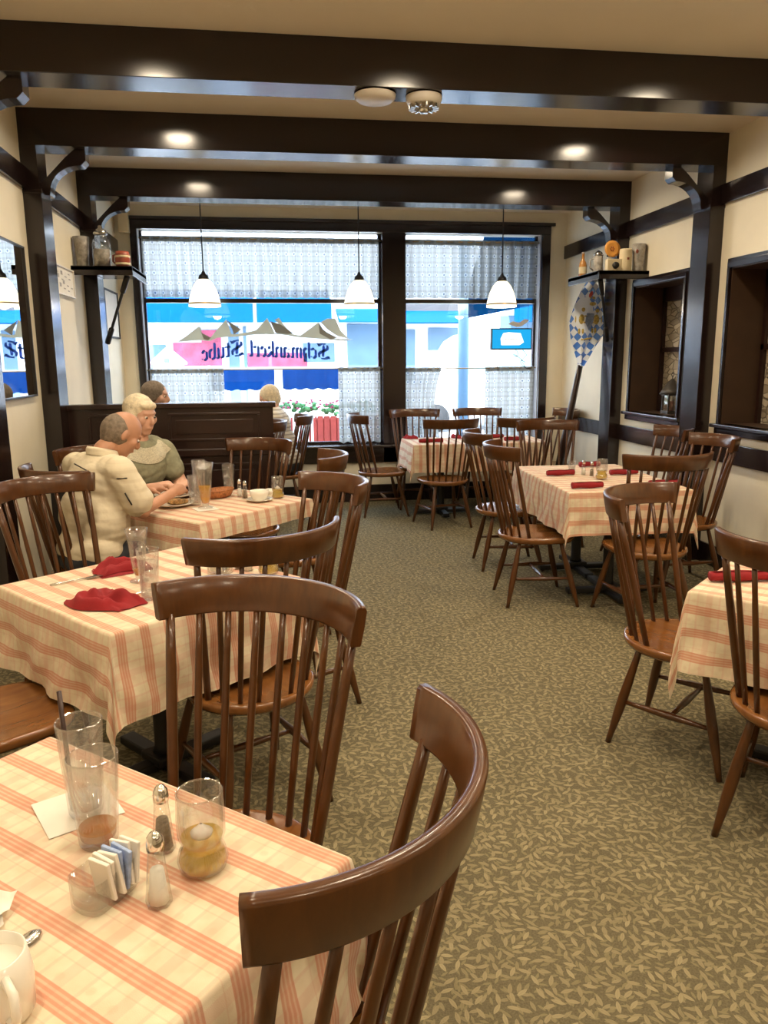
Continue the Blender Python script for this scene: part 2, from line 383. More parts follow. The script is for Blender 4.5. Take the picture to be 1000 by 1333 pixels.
# ------------------------------------------------------------------ THE ROOM
struct('floor', B().ext(XL - .3, XR + .6, YBACK - .2, YW + .25, -.1, 0), 'carpet', 'olive and tan leaf patterned carpet floor')
struct('ceiling', B().ext(XL - .3, XR + .9, YBACK - .2, YW + .3, ZC, ZC + .25), 'ceiling', 'tan painted ceiling above the dark beams')
struct('wall_left', B().ext(XL - .2, XL, YBACK, YW + .25, 0, ZC), 'wall', 'cream plaster wall on the left')
struct('wall_rear', B().ext(XL - .2, XR + .2, YBACK - .2, YBACK, 0, ZC), 'wall')
NZ = (1.075, 2.18); NI = ((4.30, 5.255), (5.875, 6.735))       # the two recesses in the right wall
b = B(); T = XR + .06
b.ext(XR, T, YBACK, YW + .25, 0, NZ[0]).ext(XR, T, YBACK, YW + .25, NZ[1], ZC)
b.ext(XR, T, YBACK, NI[0][0], *NZ).ext(XR, T, NI[0][1], NI[1][0], *NZ).ext(XR, T, NI[1][1], YW + .25, *NZ)
struct('wall_right', b, 'wall', 'cream plaster wall on the right with two recesses')
WX = (-1.285, 1.222, 1.474, 2.99); WZ = (.64, 2.885)
b = B()
b.ext(XL, XR, YW, YW + .2, 0, WZ[0] - .02).ext(XL, XR, YW, YW + .2, WZ[1], ZC).ext(XL, WX[0], YW, YW + .2, WZ[0] - .02, WZ[1]).ext(WX[3], XR, YW, YW + .2, WZ[0] - .02, WZ[1])
struct('wall_back', b, 'wall', 'cream back wall around the shop window')
struct('baseboard_back', B().ext(XL, XR, YW - .03, YW, 0, .19, .006), 'timber', 'black baseboard below the window')
struct('baseboard_left', B().ext(XL, XL + .02, YBACK, YW - .03, 0, .16, .005), 'timber')
struct('baseboard_right', B().ext(XR - .02, XR, YBACK, YW - .03, 0, .16, .005), 'timber')
# beams, posts, corbels
def corbel(x, y, sgn, name='corbel_bracket'):
    "curved bracket in the corner between post and beam; sgn = direction it reaches along X"
    poly = []
    poly += [(0, ZB), (.285, ZB), (.285, ZB - .075), (.265, ZB - .095)]
    for i in range(9):
        t = i / 8 * PI / 2
        poly.append((.06 + .20 * math.cos(t) ** 1.0 if False else .255 - .20 * math.sin(t), ZB - .10 - .16 * (1 - math.cos(t))))
    poly += [(.075, ZB - .265), (0, ZB - .285), (0, ZB - .215)]
    for i in range(5):
        t = i / 4; poly.append((.02 + .105 * t, ZB - .20 + .165 * t))
    poly.append((.06, ZB - .02)); 
    # keep a simple solid: outer hull without the inner cut-out
    outer = [(0, ZB - .215)] + [(.215 * t, ZB - .215 + .215 * t) for t in (.25, .5, .75)] + [(.225, ZB), (.285, ZB), (.285, ZB - .072), (.262, ZB - .095)]
    outer += [(.255 - .20 * math.sin(i / 8 * PI / 2), ZB - .10 - .165 * (1 - math.cos(i / 8 * PI / 2))) for i in range(9)]
    outer += [(.05, ZB - .285), (0, ZB - .285)]
    return B().prism(outer, lambda p, s: (x + sgn * p[0], y + (.11 if s else 0), p[1]))
k = 0
for i, Y in enumerate(YB):
    names = ('nearest', 'middle', 'farthest')[i]
    struct('ceiling_beam', B().ext(XL, XR, Y, Y + BD, ZB, ZC, .003), 'timber', '%s dark timber ceiling beam' % names)
    for sgn, X in ((1, XL), (-1, XR)):
        side = 'left' if sgn > 0 else 'right'
        w = PW
        b = B().ext(X, X + sgn * w, Y, Y + BD, 0, ZB)
        b.ext(X, X + sgn * (w + .012), Y - .010, Y + BD + .006, 0, 2.615, .003)
        b.ext(X, X + sgn * (w + .02), Y - .018, Y + BD + .012, 2.605, 2.63, .004)
        struct('timber_post', b, 'timber', '%s dark timber post on the %s wall' % (names, side))
        struct('corbel_bracket', corbel(X + sgn * w, Y + .05, sgn), 'timber', 'curved bracket under the %s beam at the %s wall' % (names, side))
ys = [YBACK] + [v for Y in YB for v in (Y, Y + BD)] + [YW]
n = 0
for sgn, X, z in ((1, XL, (2.632, 2.768)), (-1, XR, (2.632, 2.768)), (-1, XR, (.80, .942))):
    for j in range(0, len(ys), 2):
        n += 1
        struct('trim_%d' % n, B().ext(X, X + sgn * .028, ys[j], ys[j + 1], z[0], z[1], .004), 'timber', 'dark wall rail')
# dark panelled partition on the left
PX = (XL + PW, .012); PY = (5.59, 5.65)
b = B().ext(PX[0], PX[1], PY[0], PY[1], 0, 1.232)
b.ext(PX[0] - .0, PX[1] + .02, PY[0] - .02, PY[1] + .02, 1.232, 1.268, .006)
b.ext(PX[0], PX[1], PY[0] - .02, PY[0], .89, .945, .008)
for x0, x1 in ((-1.26, -.86), (-.72, -.08)):
    for z0, z1 in ((1.0, 1.2), (.30, .84)):
        for (a0, a1, c0, c1) in ((x0, x1, z1 - .018, z1), (x0, x1, z0, z0 + .018), (x0, x0 + .018, z0 + .018, z1 - .018), (x1 - .018, x1, z0 + .018, z1 - .018)):
            b.ext(a0, a1, PY[0] - .012, PY[0], c0, c1, .003)
        b.ext(x0 + .05, x1 - .05, PY[0] - .007, PY[0], z0 + .05, z1 - .05, .003)
struct('partition_panelling', b, 'panel', 'dark wood panelled booth partition on the left')

# ------------------------------------------------------------------ FRONT WINDOW
fx0, fx1 = -1.35, 3.085
win = B()
win.ext(fx0, fx1, YW - .035, YW, WZ[1] - .005, 2.985, .005)
win.ext(fx0 - .04, fx1 + .04, YW - .06, YW, 2.965, 3.0, .006)
win.ext(fx0, WX[0], YW - .03, YW, .44, WZ[1]).ext(WX[3], fx1, YW - .03, YW, .44, WZ[1])
win.ext(WX[1], WX[2], YW - .03, YW + .16, .44, WZ[1], .004)
win.ext(fx0 - .03, fx1 + .03, YW - .10, YW + .18, WZ[0] - .035, WZ[0], .008)
win.ext(fx0, fx1, YW - .03, YW, .44, WZ[0] - .03, .004)
for x0, x1 in ((WX[0], WX[1]), (WX[2], WX[3])):
    win.ext(x0, x1, YW + .11, YW + .15, 2.165, 2.21)
    win.ext(x0, x1, YW + .11, YW + .15, 2.80, 2.835)
    win.ext(x0, x0 + .03, YW + .11, YW + .16, WZ[0], WZ[1]).ext(x1 - .03, x1, YW + .11, YW + .16, WZ[0], WZ[1])
    win.ext(x0, x1, YW + .11, YW + .16, WZ[0], WZ[0] + .03)
W1 = tag(win.build('window_1', 'timber'), 'large two bay shop window with dark casing', 'window', kind='structure')
for x0, x1 in ((WX[0], WX[1]), (WX[2], WX[3])): B().ext(x0 + .01, x1 - .01, YW + .132, YW + .136, WZ[0] + .01, WZ[1]).build('pane', 'pane', W1)
for x, sg in ((WX[0], -1), (WX[3], 1)): B().ext(x, x - sg * .006, YW, YW + .13, WZ[0], WZ[1]).build('reveal_board', plain('pale_reveal_paint', (.30, .28, .27), .3), W1)

def curtain(name, x0, x1, ztop, zbot, label, group, npl, amp=.026, gather=0, y=YW + .06, pinch=None):
    t = thing(name, label, 'curtain', ((x0 + x1) / 2, y, zbot), 0, group)
    cx = (x0 + x1) / 2; h = ztop - zbot
    nx, nz = max(24, int((x1 - x0) * 110)), 14
    def P(i, j):
        u = j / nx; v = i / nz
        ph = u * npl * 2 * PI + 1.3 * math.sin(u * 9 + x0) + .4 * math.sin(v * 3 + u * 5)
        sh = 1
        if pinch: sh = 1 - pinch * math.sin(PI * min(1, v * 1.0)) * .5
        X = lerp(x0, x1, u); X = (x1 if gather > 0 else x0) + (X - (x1 if gather > 0 else x0)) * sh if gather else X
        a = amp * (.55 + .6 * v)
        Z = ztop - v * h + (.006 * math.sin(ph) if i == nz else 0)
        return Vector((X - cx, a * math.sin(ph) + .3 * a * math.sin(2.3 * ph + 1), Z - zbot))
    b = B()
    b.grid([[P(i, j) for j in range(nx + 1)] for i in range(nz + 1)], uvf=lambda i, j: (j / nx * (x1 - x0) * 1.25, i / nz * h))
    b.build('curtain_cloth', 'curtain', t, recalc=False)
    hb = B(); hb.grid([[P(0, j) + Vector((0, -.004, dz)) for j in range(nx + 1)] for dz in (.022, 0, -.03)], uvf=lambda i, j: (j * .03, i * .01))
    hb.build('heading_band', M['curtain'], t, recalc=False)
    return t
curtain('cafe_curtain', WX[0] + .03, WX[1] - .02, 2.80, 2.215, 'sheer dotted valance across the wide left window bay', 'window curtains', 22)
curtain('cafe_curtain', WX[2] + .01, WX[3] - .03, 2.80, 2.215, 'sheer dotted valance across the narrower right window bay', 'window curtains', 13)
curtain('cafe_curtain', WX[0] + .03, -.49, 1.465, .66, 'lower cafe curtain at the far left behind the panelled partition', 'window curtains', 9)
curtain('cafe_curtain', .74, WX[1] - .02, 1.465, .66, 'lower cafe curtain just left of the dark window mullion', 'window curtains', 6)
curtain('cafe_curtain', WX[2] + .01, 1.885, 1.455, .66, 'lower cafe curtain just right of the dark window mullion', 'window curtains', 6, gather=-1, pinch=.35)
curtain('cafe_curtain', 2.40, WX[3] - .03, 1.455, .66, 'lower cafe curtain at the right end below the lit sign', 'window curtains', 6)
for x0, x1, z, lab in ((WX[0], WX[1], 2.805, 'curtain rod over the wide left bay valance'), (WX[2], WX[3], 2.805, 'curtain rod over the right bay valance'), (WX[0], WX[1], 1.47, 'lower cafe rod across the wide left bay'), (WX[2], WX[3], 1.46, 'lower cafe rod across the right bay')):
    tag(B().tube([(x0, YW + .06, z), (x1, YW + .06, z)], .006, 8).build('curtain_rod', 'brass'), lab, 'curtain rod', 'curtain rods')

# mountain silhouette and lettering stuck on the glass
YG = YW + .128
mt, nt_, out_ = new_mat('grey_window_vinyl'); bb = N(nt_, 'ShaderNodeBsdfPrincipled', Roughness=.6); bb.inputs['Base Color'].default_value = (.50, .52, .47, 1)
tl = N(nt_, 'ShaderNodeBsdfTranslucent'); tl.inputs['Color'].default_value = (.15, .16, .145, 1); mx = N(nt_, 'ShaderNodeAddShader'); L(nt_, bb.outputs[0], mx.inputs[0]); L(nt_, tl.outputs[0], mx.inputs[1]); L(nt_, mx.outputs[0], out_.inputs[0]); M['vinylgrey'] = mt
def vinyl(name, col, tcol):
    m, nt, out = new_mat(name); b = N(nt, 'ShaderNodeBsdfPrincipled', Roughness=.6); b.inputs['Base Color'].default_value = (*col, 1)
    t = N(nt, 'ShaderNodeBsdfTranslucent'); t.inputs['Color'].default_value = (*tcol, 1); a = N(nt, 'ShaderNodeAddShader'); L(nt, b.outputs[0], a.inputs[0]); L(nt, t.outputs[0], a.inputs[1]); L(nt, a.outputs[0], out.inputs[0]); return m
M['vinyldark'] = vinyl('dark_grey_window_vinyl', (.20, .20, .18), (.075, .075, .065))
M['vinylblue'] = vinyl('blue_window_vinyl', (.01, .07, .26), (.003, .05, .22))
def px2(x, y, Y):      # measures a point of the photograph on the upright plane Y (glass, flag cloth)
    F, R, U, f = CF, CR, CU, CFX
    v = F * f + R * (x - 500) + U * (666.5 - y); t = Y / v.y
    return (v.x * t, 1.55 + v.z * t)
CYAW, CPIT, CROL, CFX = .143929, .194625, -.008143, 998.65
CF = Vector((math.sin(CYAW) * math.cos(CPIT), math.cos(CYAW) * math.cos(CPIT), -math.sin(CPIT)))
_R = Vector((math.cos(CYAW), -math.sin(CYAW), 0)); _U = _R.cross(CF)
CR = math.cos(CROL) * _R + math.sin(CROL) * _U; CU = -math.sin(CROL) * _R + math.cos(CROL) * _U
def decal(name, polys, mat, parent, y=YG):
    b = B()
    for p in polys: b.prism(p, lambda q, s: (q[0], y - (.0025 if s else 0), q[1]))
    return b.build(name, mat, parent)
mr = thing('mountain_decal', 'grey mountain range silhouette stuck on the left window pane', 'window decal', (0, 0, 0))
C2 = lambda L_: [px2(250 + x * .22, 400 + y * .22, YG) for x, y in L_]
decal('slope', [C2([(-90, 205), (-40, 175), (40, 113), (52, 120), (60, 165), (105, 185), (150, 130), (203, 70), (232, 158), (255, 160), (320, 150), (380, 135), (445, 62), (490, 155), (560, 150), (640, 168), (700, 125), (748, 88), (765, 150), (840, 185), (950, 190), (900, 200), (800, 190), (640, 178), (520, 160), (380, 160), (255, 175), (220, 175), (150, 180), (105, 200), (40, 195)])], 'vinylgrey', mr)
for _p in [C2([(42, 120), (56, 150), (112, 180), (95, 195), (70, 188)]), C2([(205, 75), (290, 132), (248, 162), (238, 130)]), C2([(462, 82), (520, 100), (600, 155), (560, 158), (495, 152)]), C2([(750, 90), (775, 130), (800, 150), (860, 180), (820, 190), (755, 155)])]: decal('shaded_slope', [_p], 'vinyldark', mr, YG - .002)
for _p in [C2([(488, 75), (515, 60), (540, 100), (580, 145), (540, 120)]), C2([(760, 88), (800, 66), (850, 68), (880, 140), (930, 188), (860, 170), (800, 130)])]: decal('far_peak', [_p], 'vinylgrey', mr, YG - .001)
# blackletter, drawn with a broad nib; advance widths in x-heights
GL = {
 'S': (1.20, [[(1.0, 1.30), (.80, 1.48), (.42, 1.50), (.16, 1.28), (.16, 1.02), (.40, .82), (.78, .68), (1.0, .46), (.98, .18), (.72, -.02), (.34, -.02), (.08, .18)], [(.52, 1.28), (.62, .22)], [(.08, .18), (.02, .02)], [(1.0, 1.30), (1.10, 1.50)]]),
 'c': (.62, [[(.5, .85), (.3, 1.0), (.1, .8), (.1, .2), (.3, 0), (.52, .15)]]),
 'h': (.78, [[(.1, 1.55), (.12, 0)], [(.12, .85), (.4, 1.0), (.6, .8), (.6, .2), (.4, -.3)]]),
 'm': (1.12, [[(.1, 1.0), (.12, 0)], [(.12, .85), (.35, 1.0), (.48, .85), (.48, 0)], [(.48, .85), (.72, 1.0), (.86, .85), (.86, .1), (.98, 0)]]),
 'a': (.72, [[(.12, .85), (.35, 1.0), (.52, .85), (.52, .1), (.64, 0)], [(.52, .6), (.2, .45), (.1, .2), (.25, 0), (.52, .2)]]),
 'n': (.78, [[(.1, 1.0), (.12, 0)], [(.12, .85), (.4, 1.0), (.56, .85), (.56, .1), (.68, 0)]]),
 'k': (.72, [[(.1, 1.55), (.12, 0)], [(.12, .9), (.4, 1.05), (.5, .8), (.15, .55)], [(.2, .55), (.5, .1), (.64, 0)]]),
 'e': (.64, [[(.52, .15), (.3, 0), (.1, .2), (.1, .8), (.32, 1.0), (.5, .75), (.12, .45)]]),
 'r': (.60, [[(.1, 1.0), (.12, .05), (.25, 0)], [(.12, .8), (.35, 1.0), (.5, .85)]]),
 'l': (.42, [[(.12, 1.55), (.12, .1), (.3, 0)]]),
 't': (.50, [[(.15, 1.35), (.15, .1), (.35, 0)], [(.0, .98), (.42, .98)]]),
 'u': (.78, [[(.1, 1.0), (.12, .15), (.3, 0), (.55, .25)], [(.55, 1.0), (.55, .1), (.68, 0)]]),
 'b': (.74, [[(.1, 1.55), (.12, .15), (.35, 0), (.58, .2), (.58, .8), (.38, 1.0), (.12, .8)]]),
}
wl = thing('window_lettering', 'blue mirrored blackletter lettering on the left window pane', 'window lettering', (0, 0, 0))
def letters(word, px_start, px_end, ybase0, ybase1, xh, part):
    # read from outside, so it runs right to left as seen from the room
    W = sum(GL[c][0] for c in word); b = B(); x = 0
    (X0, Z0), (X1, Z1) = px2(px_start, ybase0, YG), px2(px_end, ybase1, YG)
    for c in word:
        adv, strokes = GL[c]
        for st in strokes:
            for p, q in zip(st, st[1:]):
                def m(pt, dx, dy):
                    u = (x + pt[0] + dx) / W
                    arch = -.05 * (1 - (2 * u - 1) ** 2) * 0
                    return (lerp(X0, X1, u), lerp(Z0, Z1, u) + (pt[1] + dy) * xh + arch)
                nx_, ny_ = .12, .085
                c4 = [m(p, -nx_, -ny_), m(p, nx_, ny_), m(q, nx_, ny_), m(q, -nx_, -ny_)]
                v1 = (c4[1][0] - c4[0][0], c4[1][1] - c4[0][1]); v2 = (c4[3][0] - c4[0][0], c4[3][1] - c4[0][1])
                if abs(v1[0] * v2[1] - v1[1] * v2[0]) < 1e-7: continue
                b.prism(c4, lambda q_, s: (q_[0], YG - .001 - (.0025 if s else 0), q_[1]))
                w_ = .095
                for e in (p, q):
                    b.prism([m(e, -w_, 0), m(e, 0, -w_), m(e, w_, 0), m(e, 0, w_)], lambda q_, s: (q_[0], YG - .001 - (.0022 if s else 0), q_[1]))
        x += adv
    return b.build(part, 'vinylblue', wl)
letters('Schmankerl', 429, 324, 467, 463.5, .105, 'first_word')
letters('Stube', 317, 262, 461.5, 470, .105, 'second_word')

# illuminated beer sign in the right bay
sg = thing('lit_sign', 'small blue and white backlit sign hanging at the right of the window', 'sign', (2.68, YW + .04, 1.66))
B().ext(-.235, .235, -.03, .03, 0, .235, .008).build('case', 'black', sg)
M['signblue'] = emit('sign_blue_face', (.02, .42, .85), 1.1); M['signwhite'] = emit('sign_white_glow', (1, 1, 1), 1.6)
B().ext(-.222, .222, -.033, -.028, .014, .221).build('lit_face', 'signblue', sg)
b = B()
for y0, y1, pts in ((0, 0, [(-.12, .05), (-.13, .12), (-.10, .18), (-.04, .19), (.10, .18), (.12, .13), (.14, .08), (.09, .05)]),): b.prism(pts, lambda p, s: (p[0], -.0345 - (.001 if s else 0), p[1]))
b.build('glow_patch', 'signwhite', sg)
b = B()
for x in (-.08, -.05, -.02, .01, .04): b.prism([(x, .112), (x + .022, .112), (x + .024, .119), (x + .002, .119)], lambda p, s: (p[0], -.036 - (.0008 if s else 0), p[1]))
b.build('small_caption', 'vinylgrey', sg)
b = B(); b.tube([(-.19, 0, .235), (-.17, .01, .5)], .002, 5); b.tube([(.19, 0, .235), (.2, .01, .5)], .002, 5); b.build('hanging_wire', 'black', sg)
b = B()
pts = [(.02 + .05 * math.sin(i * .9) + .012 * i, .0, -.01 - .012 * i + .03 * math.cos(i * 1.1)) for i in range(16)]
b.tube(pts, .004, 6); b.tube([(.14, 0, 0), (.19, .0, -.06), (.13, .0, -.12), (.18, .0, -.20)], .004, 6); b.tube([(-.18, 0, 0), (-.15, 0, -.2)], .004, 6)
b.build('cable', 'black', sg)
wd = thing('eagle_decal', 'white bird shaped decal on the window above the lit sign', 'window decal', (0, 0, 0))
decal('bird', [[px2(x, y, YG) for x, y in ((661, 422), (668, 418), (676, 420), (683, 415), (690, 417), (684, 421), (680, 424), (674, 426), (668, 424))]], 'whiteplastic', wd)

# ------------------------------------------------------------------ PENDANTS, DOWNLIGHTS, DETECTORS
def pendant(x, y, lab):
    t = thing('pendant_lamp', lab, 'pendant lamp', (x, y, 2.07), 0, 'pendant lamps by the window')
    prof = [(.150, .0), (.150, .012), (.146, .04), (.136, .09), (.118, .145), (.092, .20), (.064, .235), (.045, .248)]
    b = B().lathe(prof, seg=36, cap0=False); b.lathe([(r - .004, z) for r, z in prof], seg=36, cap0=False); b.build('lamp_shade', 'shade', t)
    B().lathe([(.1535, .020), (.1535, .030), (.150, .031), (.150, .019)], seg=36, cap0=False).build('shade_band', 'brass', t)
    B().lathe([(.045, .246), (.047, .262), (.040, .285), (.020, .300), (.014, .318), (.006, .33)], seg=20, cap1=True).build('cap', 'black', t)
    B().tube([(0, 0, .32), (0, 0, ZC - 2.07 - .02)], .006, 8).build('stem', 'black', t)
    B().lathe([(.055, ZC - 2.07 - .025), (.06, ZC - 2.07)], seg=20, cap1=True).build('canopy', 'black', t)
    B().ball((0, 0, .12), .03, (1, 1, 1.3)).build('bulb', M['lens'], t)
    l = bpy.data.lights.new('pendant_bulb_light', 'POINT'); l.energy = 9; l.color = (1, .82, .58); l.shadow_soft_size = .05
    o = bpy.data.objects.new('pendant_bulb_light', l); COL.objects.link(o); o.location = (0, 0, .02); o.parent = t
for x, lab in ((-.588, 'left of three white glass pendant lamps, before the wide window bay'), (.890, 'middle white glass pendant lamp, just left of the dark mullion'), (2.325, 'right white glass pendant lamp, before the narrower window bay')): pendant(x, 7.7, lab)
LPOW = 15
def downlight(x, y, lab, p=None):
    t = thing('recessed_downlight', lab, 'downlight', (x, y, ZC), 0, 'recessed ceiling downlights')
    B().lathe([(.100, -.001), (.120, -.004), (.123, -.010), (.103, -.010), (.095, .0)], seg=28, cap0=False).build('trim_ring', 'whiteplastic', t)
    B().lathe([(.098, -.0035), (.001, -.0045)], seg=24, cap0=False).build('lit_lens', 'lens', t)
    l = bpy.data.lights.new('downlight_lamp', 'AREA'); l.shape = 'DISK'; l.size = .19; l.energy = p or LPOW; l.color = (1, .83, .60); l.spread = math.radians(160)
    o = bpy.data.objects.new('downlight_lamp', l); COL.objects.link(o); o.location = (0, 0, -.012); o.parent = t
for y, w, xs in ((3.42, 'before the nearest beam', (-.57, .80, 2.34)), (4.90, 'between the nearest and middle beams', (-.57, .80, 2.34)), (6.42, 'between the middle and farthest beams', (-.57, .80, 2.34)), (2.2, 'added as unseen fill above the near tables', (-.57, .80, 2.34)), (.7, 'added as unseen fill above the viewpoint', (-.57, .80, 2.34)), (-1.2, 'added as unseen fill behind the viewpoint', (-.57, .80, 2.34))):  # last three rows are out of view, added as general fill
    for x, s in zip(xs, ('left', 'middle', 'right')):
        if y in (4.90, 6.42) and s == 'middle': continue
        downlight(x, y, '%s recessed downlight %s' % (s, w))
t = thing('smoke_detector', 'flat round white detector under the nearest beam, left of the domed one', 'detector', (.585, 4.235, ZB))
B().lathe([(.02, -.042), (.085, -.036), (.104, -.022), (.108, -.006)], seg=32).build('cover', 'whiteplastic', t)
B().lathe([(.098, -.008), (.1, 0)], seg=32, cap1=True).build('mounting_plate', 'black', t)
t = thing('smoke_detector', 'domed white detector with a vented tip under the nearest beam', 'detector', (.84, 4.235, ZB))
B().lathe([(.06, -.05), (.085, -.04), (.093, -.022), (.095, -.004)], seg=32).build('cover', 'whiteplastic', t)
b = B()
for k in range(16):
    a = 2 * PI * k / 16; b.box((.064 * math.cos(a), .064 * math.sin(a), -.056), (.030, .008, .018), Matrix.Rotation(a, 3, 'Z'))
b.lathe([(.02, -.082), (.028, -.075), (.024, -.05)], seg=16); b.build('vent_ring', 'steel', t)
B().lathe([(.088, -.006), (.09, 0)], seg=24, cap1=True).build('mounting_plate', 'black', t)

# ------------------------------------------------------------------ RIGHT WALL RECESSES
def niche(n, y0, y1, lab):
    z0, z1 = NZ; d = .24
    b = B().ext(XR - .004, T + d, y0 - .02, y0 + .008, z0 - .02, z1 + .02).ext(XR - .004, T + d, y1 - .008, y1 + .02, z0 - .02, z1 + .02).ext(XR - .004, T + d, y0, y1, z1 - .008, z1 + .02).ext(XR - .004, T + d, y0, y1, z0 - .02, z0)
    b.ext(T + d, T + d + .02, y0 - .02, y1 + .02, z0 - .02, z1 + .02)
    w = tag(b.build('window_%d' % n, plain('brown_recess_stain', (.055, .028, .014), .5)), lab, 'window', kind='structure')
    f = B(); h = .05
    for q, o in ((h, .0), (.03, .014)):
        f.ext(XR - .012 - o, XR, y0 - q, y0, z0, z1, .004).ext(XR - .012 - o, XR, y1, y1 + q, z0, z1, .004).ext(XR - .012 - o, XR, y0 - q, y1 + q, z1, z1 + q * 1.3, .004)
    f.ext(XR - .05, XR + .06, y0 - .075, y1 + .075, z0 - .028, z0, .006).ext(XR - .022, XR, y0 - .055, y1 + .055, z0 - .075, z0 - .03, .006)
    f.build('casing', 'timber', w)
    g = B()
    ym = (y0 + y1) / 2
    for y in (y0 + .02, y1 - .025): g.ext(T + d - .04, T + d - .012, y - .018, y + .018, z0, z1)
    g.ext(T + d - .04, T + d - .012, y0, y1, (z0 + z1) / 2 - .02, (z0 + z1) / 2 + .02)
    g.ext(T + d - .04, T + d - .012, y0, y1, z1 - .13, z1)
    g.build('sash', 'panel', w)
    B().ext(T + d - .01, T + d, y0, y1, z0, z1).build('stone_backing', 'stonewall', w)
niche(2, *NI[1], 'recessed window with dark casing between the middle and farthest posts')
niche(3, *NI[0], 'recessed window with dark casing at the right edge')
ln = thing('lantern', 'old metal candle lantern standing in the right wall recess', 'lantern', (T + .13, 6.34, NZ[0]))
ln.scale = (1.05, 1.05, 1.05)
b = B().box((0, 0, .012), (.12, .12, .024), None, .004); b.build('base', 'pewter', ln)
b = B()
for sx in (-1, 1):
    for sy in (-1, 1): b.box((sx * .05, sy * .05, .09), (.012, .012, .13))
b.build('frame', 'pewter', ln)
b = B(); b.box((0, 0, .155), (.125, .125, .012), None, .003); b.lathe([(.115, .16), (.085, .20), (.035, .265), (.012, .285)], seg=4, cap1=True); b.tube([(0, 0, .28), (0, 0, .30), (0, .02, .32), (0, 0, .34), (0, -.02, .32), (0, 0, .30)], .004, 6); b.build('roof', 'pewter', ln)
B().lathe([(.028, .024), (.028, .10), (.026, .105)], seg=16, cap1=True).build('candle', 'redband', ln)
b = B()
for a, c in (((-.046, 0), (.002, .09)), ((.046, 0), (.002, .09)), ((0, -.046), (.09, .002)), ((0, .046), (.09, .002))): b.box((a[0], a[1], .09), (c[0], c[1], .12))
b.build('glass_sides', 'glassthick', ln)

# ------------------------------------------------------------------ SHELVES WITH STEINS
def shelf(x0, x1, lab, xin, xpost, side):
    y0, y1, z0, z1 = 6.50, 7.20, 2.225, 2.29
    t = thing('display_shelf', lab, 'shelf', ((x0 + x1) / 2, y0, z0))
    ox, oy, oz = (x0 + x1) / 2, y0, z0
    # board notched round the post
    py0, py1 = YB[2] - .02, YB[2] + BD + .014
    b = B()
    xa, xb = (x0, xpost) if side < 0 else (xpost, x1)     # the strip beside the wall
    xc, xd = (xpost, x1) if side < 0 else (x0, xpost)
    def E(x_, X_, y_, Y_, z_, Z_, bv=0): b.ext(x_ - ox, X_ - ox, y_ - oy, Y_ - oy, z_ - oz, Z_ - oz, bv)
    E(x0, x1, y0, py0, z1 - .025, z1); E(xc, xd, py0, py1, z1 - .025, z1); E(x0, x1, py1, y1, z1 - .025, z1)
    E(x0, x1, y0, y0 + .02, z0, z1 + .006, .003); E(xin - .01, xin + .01, y0 + .02, y1, z0, z1 + .006, .003)
    b.build('board', 'timber', t)
    s = 1 if side < 0 else -1
    px_, pz_ = xin - s * .05, z0
    p0 = Vector((px_ - ox, y0 + .10 - oy, 0)); p1 = Vector((xpost - ox + s * .02, YB[2] + .05 - oy, 1.72 - oz))
    b = B()
    d = p1 - p0
    b.tube([p0, p0 + d * .22, p0 + d * .24], [.024, .022, .012], 8); b.tube([p0 + d * .22, p0 + d * .8], .012, 8); b.tube([p0 + d * .76, p0 + d * .78, p1], [.012, .022, .024], 8)
    b.build('brace', 'black', t)
    return t
shelf(XL, -1.04, 'dark wall shelf with steins on the farthest left post', -1.05, XL + PW + .022, -1)
shelf(2.82, XR, 'dark wall shelf with steins on the farthest right post', 2.83, XR - PW - .022, 1)
SZ = 2.2905
def lathing(name, lab, cat, x, y, z, prof, mat, group=None, cap1=False, seg=24):
    t = thing(name, lab, cat, (x, y, z), 0, group); B().lathe(prof, seg=seg, cap1=cap1).build('body', mat, t); return t
t = lathing('beer_vase', 'flared grey patterned beaker, leftmost on the left shelf', 'beaker', -1.435, 6.62, SZ, [(.042, 0), (.046, .02), (.055, .16), (.062, .235), (.056, .232), (.045, .02)], 'stone', 'steins on the left shelf')
B().lathe([(.0485, .06), (.0535, .14)], seg=24, cap0=False).build('painted_band', 'creamstone', t)
t = lathing('lidded_jar', 'tall glass jar with domed lid in the middle of the left shelf', 'jar', -1.285, 6.62, SZ, [(.062, 0), (.070, .02), (.070, .18), (.060, .215), (.045, .225), (.045, .25)], 'glassthick', 'steins on the left shelf')
B().lathe([(.050, .25), (.054, .262), (.046, .285), (.020, .30), (.018, .318), (.003, .325)], seg=20).build('lid', 'steel', t)
B().tube([(0, .068, .17), (0, .105, .16), (0, .108, .08), (0, .07, .05)], .009, 8).build('handle', 'glassthick', t)
B().lathe([(.064, .01), (.064, .14)], seg=20, cap1=True).build('contents', 'stone', t)
t = lathing('barrel_mug', 'squat barrel mug with red bands at the right of the left shelf', 'mug', -1.125, 6.60, SZ, [(.048, 0), (.058, .03), (.060, .06), (.056, .10), (.050, .125), (.044, .12), (.044, .02)], 'redband', 'steins on the left shelf')
for z in (.03, .085): B().lathe([(.0595, z - .008), (.0615, z), (.0595, z + .008)], seg=24, cap0=False).build('hoop', 'creamstone', t)
B().tube([(-.055, 0, .10), (-.072, 0, .095), (-.074, 0, .05), (-.055, 0, .03)], .007, 8).build('handle', 'redband', t)
t = lathing('beer_bottle', 'small amber bottle at the left back of the right shelf', 'bottle', 2.885, 7.02, SZ, [(.034, 0), (.037, .01), (.037, .10), (.030, .13), (.014, .155), (.013, .20), (.015, .205), (.015, .215)], 'amberglass', 'steins on the right shelf', True)
